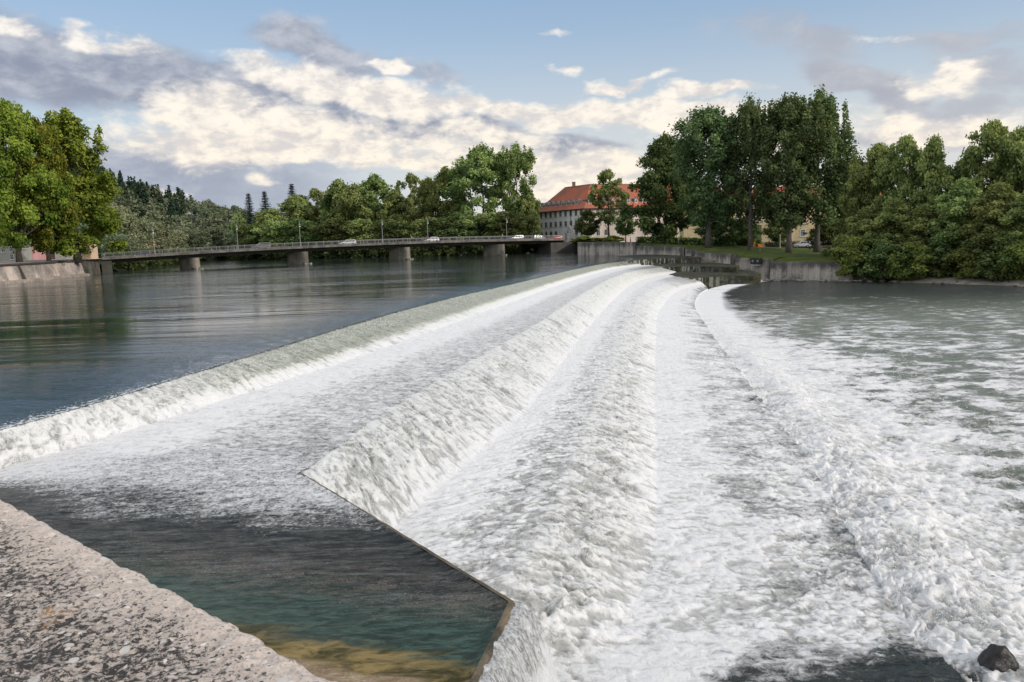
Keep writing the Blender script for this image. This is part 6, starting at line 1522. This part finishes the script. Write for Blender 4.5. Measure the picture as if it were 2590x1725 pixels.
for t in (0.30, 0.62, .86):
    a = lerp_poly(LP, 101); i = int(t*100); q = a[i]; tg = a[i+1]-a[i]; rz = atan2(tg[1], tg[0]); nv = np.array((tg[1], -tg[0]))/np.linalg.norm(tg); c = q+nv*.42
    mb = MB(); w_ = 2.4 if t < .5 else (.25 if t < .7 else 4.5)
    d_ = [(-w_/2,.95,.1),(w_/2,.95,.1),(w_/2,-.4,.1),(-w_/2,-.4,.1)]; top_ = [(-w_/2,-.12,3.1),(w_/2,-.12,3.1),(w_/2,-.5,3.1),(-w_/2,-.5,3.1)]
    ca, sa = cos(rz), sin(rz); vs = [(c[0]+x*ca+y*sa, c[1]+x*sa-y*ca, z) for (x, y, z) in d_+top_]; mb.add(vs, [(0,1,5,4),(1,2,6,5),(2,3,7,6),(3,0,4,7),(4,5,6,7)])
    o = mb.build('buttress', M_LW if w_ > 1 else M_COP, lwall); o.location = -Vector(lwall.location)
q = BO+BD*-19.4+BN*-.6; wg = empty('wing_wall', (q[0], q[1], 0), 0, 'mossy wing wall between the pale river wall and the bridge', 'wall')
wall_run(((-91.3,170,3.3),(-96.5,187.5,3.6)), -2, wg, 'wall_panel', mat=concrete_mat('wing_concrete', (.24,.21,.16), (.05,.045,.035), moss=.5, streak=.5))
M_CREAM = plaster('cream_plaster', (0.80,0.58,0.40), .08); M_PINK = plaster('rose_plaster', (0.66,0.36,0.36), .1); M_GREYH = plaster('grey_green_plaster', (0.40,0.40,0.36), .1); M_SLATE = tile_mat('slate_tiles', (.12,.11,.10), (.05,.05,.05))
def house(name, x0, x1, ytop, Y, zg, D, ridge, mat, label, wins, roofm=M_SLATE, yb=None, hip=False):
    a, b = at(x0, ytop, Y), at(x1, ytop, Y); F = Facade((a.x, a.y), (b.x, b.y+.0), 0); ze = a.z; root = empty(name, ((a.x+b.x)/2, Y, zg), 0, label, 'house')
    def rel_(o): o.location = -Vector(root.location); return o
    L = F.L; inn = -F.n
    def P(x, d, z): return F.p(x, z)+inn*d
    mb = MB()
    for q, r in (((0,0),(L,0)),((L,0),(L,D)),((L,D),(0,D)),((0,D),(0,0))): mb.poly([P(*q, zg-.3), P(*r, zg-.3), P(*r, ze), P(*q, ze)])
    if not hip: mb.poly([P(L,0,ze), P(L,D,ze), P(L,D/2,ze+ridge)]); mb.poly([P(0,D,ze), P(0,0,ze), P(0,D/2,ze+ridge)])
    rel_(mb.build('wall', mat, root)); mb = MB(); ov = .35; ii = D/2 if hip else -ov
    mb.poly([P(-ov,-ov,ze-.1), P(L+ov,-ov,ze-.1), P(L-ii,D/2,ze+ridge+.05), P(ii,D/2,ze+ridge+.05)]); mb.poly([P(L+ov,D+ov,ze-.1), P(-ov,D+ov,ze-.1), P(ii,D/2,ze+ridge+.05), P(L-ii,D/2,ze+ridge+.05)])
    if hip: mb.poly([P(-ov,D+ov,ze-.1), P(-ov,-ov,ze-.1), P(ii,D/2,ze+ridge+.05)]); mb.poly([P(L+ov,-ov,ze-.1), P(L+ov,D+ov,ze-.1), P(L-ii,D/2,ze+ridge+.05)])
    rel_(mb.build('roof', roofm, root))
    for (x, z, w, h) in wins: window(F, x*L, zg+z, w, h, root, mull=(1,1))
    return root
house('cream_house', 184, 206, 556, 182, 3.7, 3.2, 1.3, M_CREAM, 'small sunlit cream house at the left bridge end', [(.62,1.2,1.0,1.1),(.2,1.2,.5,1.0)], hip=True)
house('pink_house', 42, 72, 548, 196, 3.6, 9, 3.0, M_PINK, 'pink house seen between the two left trunks', [(.75,3.4,.9,1.4),(.3,3.4,.9,1.4),(.75,.7,1.0,1.5),(.3,.7,1.0,1.5)], roofm=M_TILE)
house('grey_house', -10, 36, 562, 190, 3.6, 9, 2.6, M_GREYH, 'grey-green low house at the left picture edge behind the trunks', [(.35,2.2,1.0,1.3),(.75,2.2,1.0,1.3),(.75,.4,1.0,1.3)])
house('white_house', 82, 118, 556, 205, 3.6, 9, 3.0, plaster('white_plaster', (.60,.55,.53)), 'white and pink house seen right of the middle trunk', [(.25,3.0,.9,1.3),(.7,3.0,.9,1.3),(.25,.5,.9,1.3)], roofm=M_TILE)
house('riverside_house', 124, 150, 566, 200, 3.6, 8, 2.6, M_GREYH, 'dim house low behind the third trunk on the left', [(.3,2.0,.9,1.2),(.7,2.0,.9,1.2)], roofm=M_SLATE)
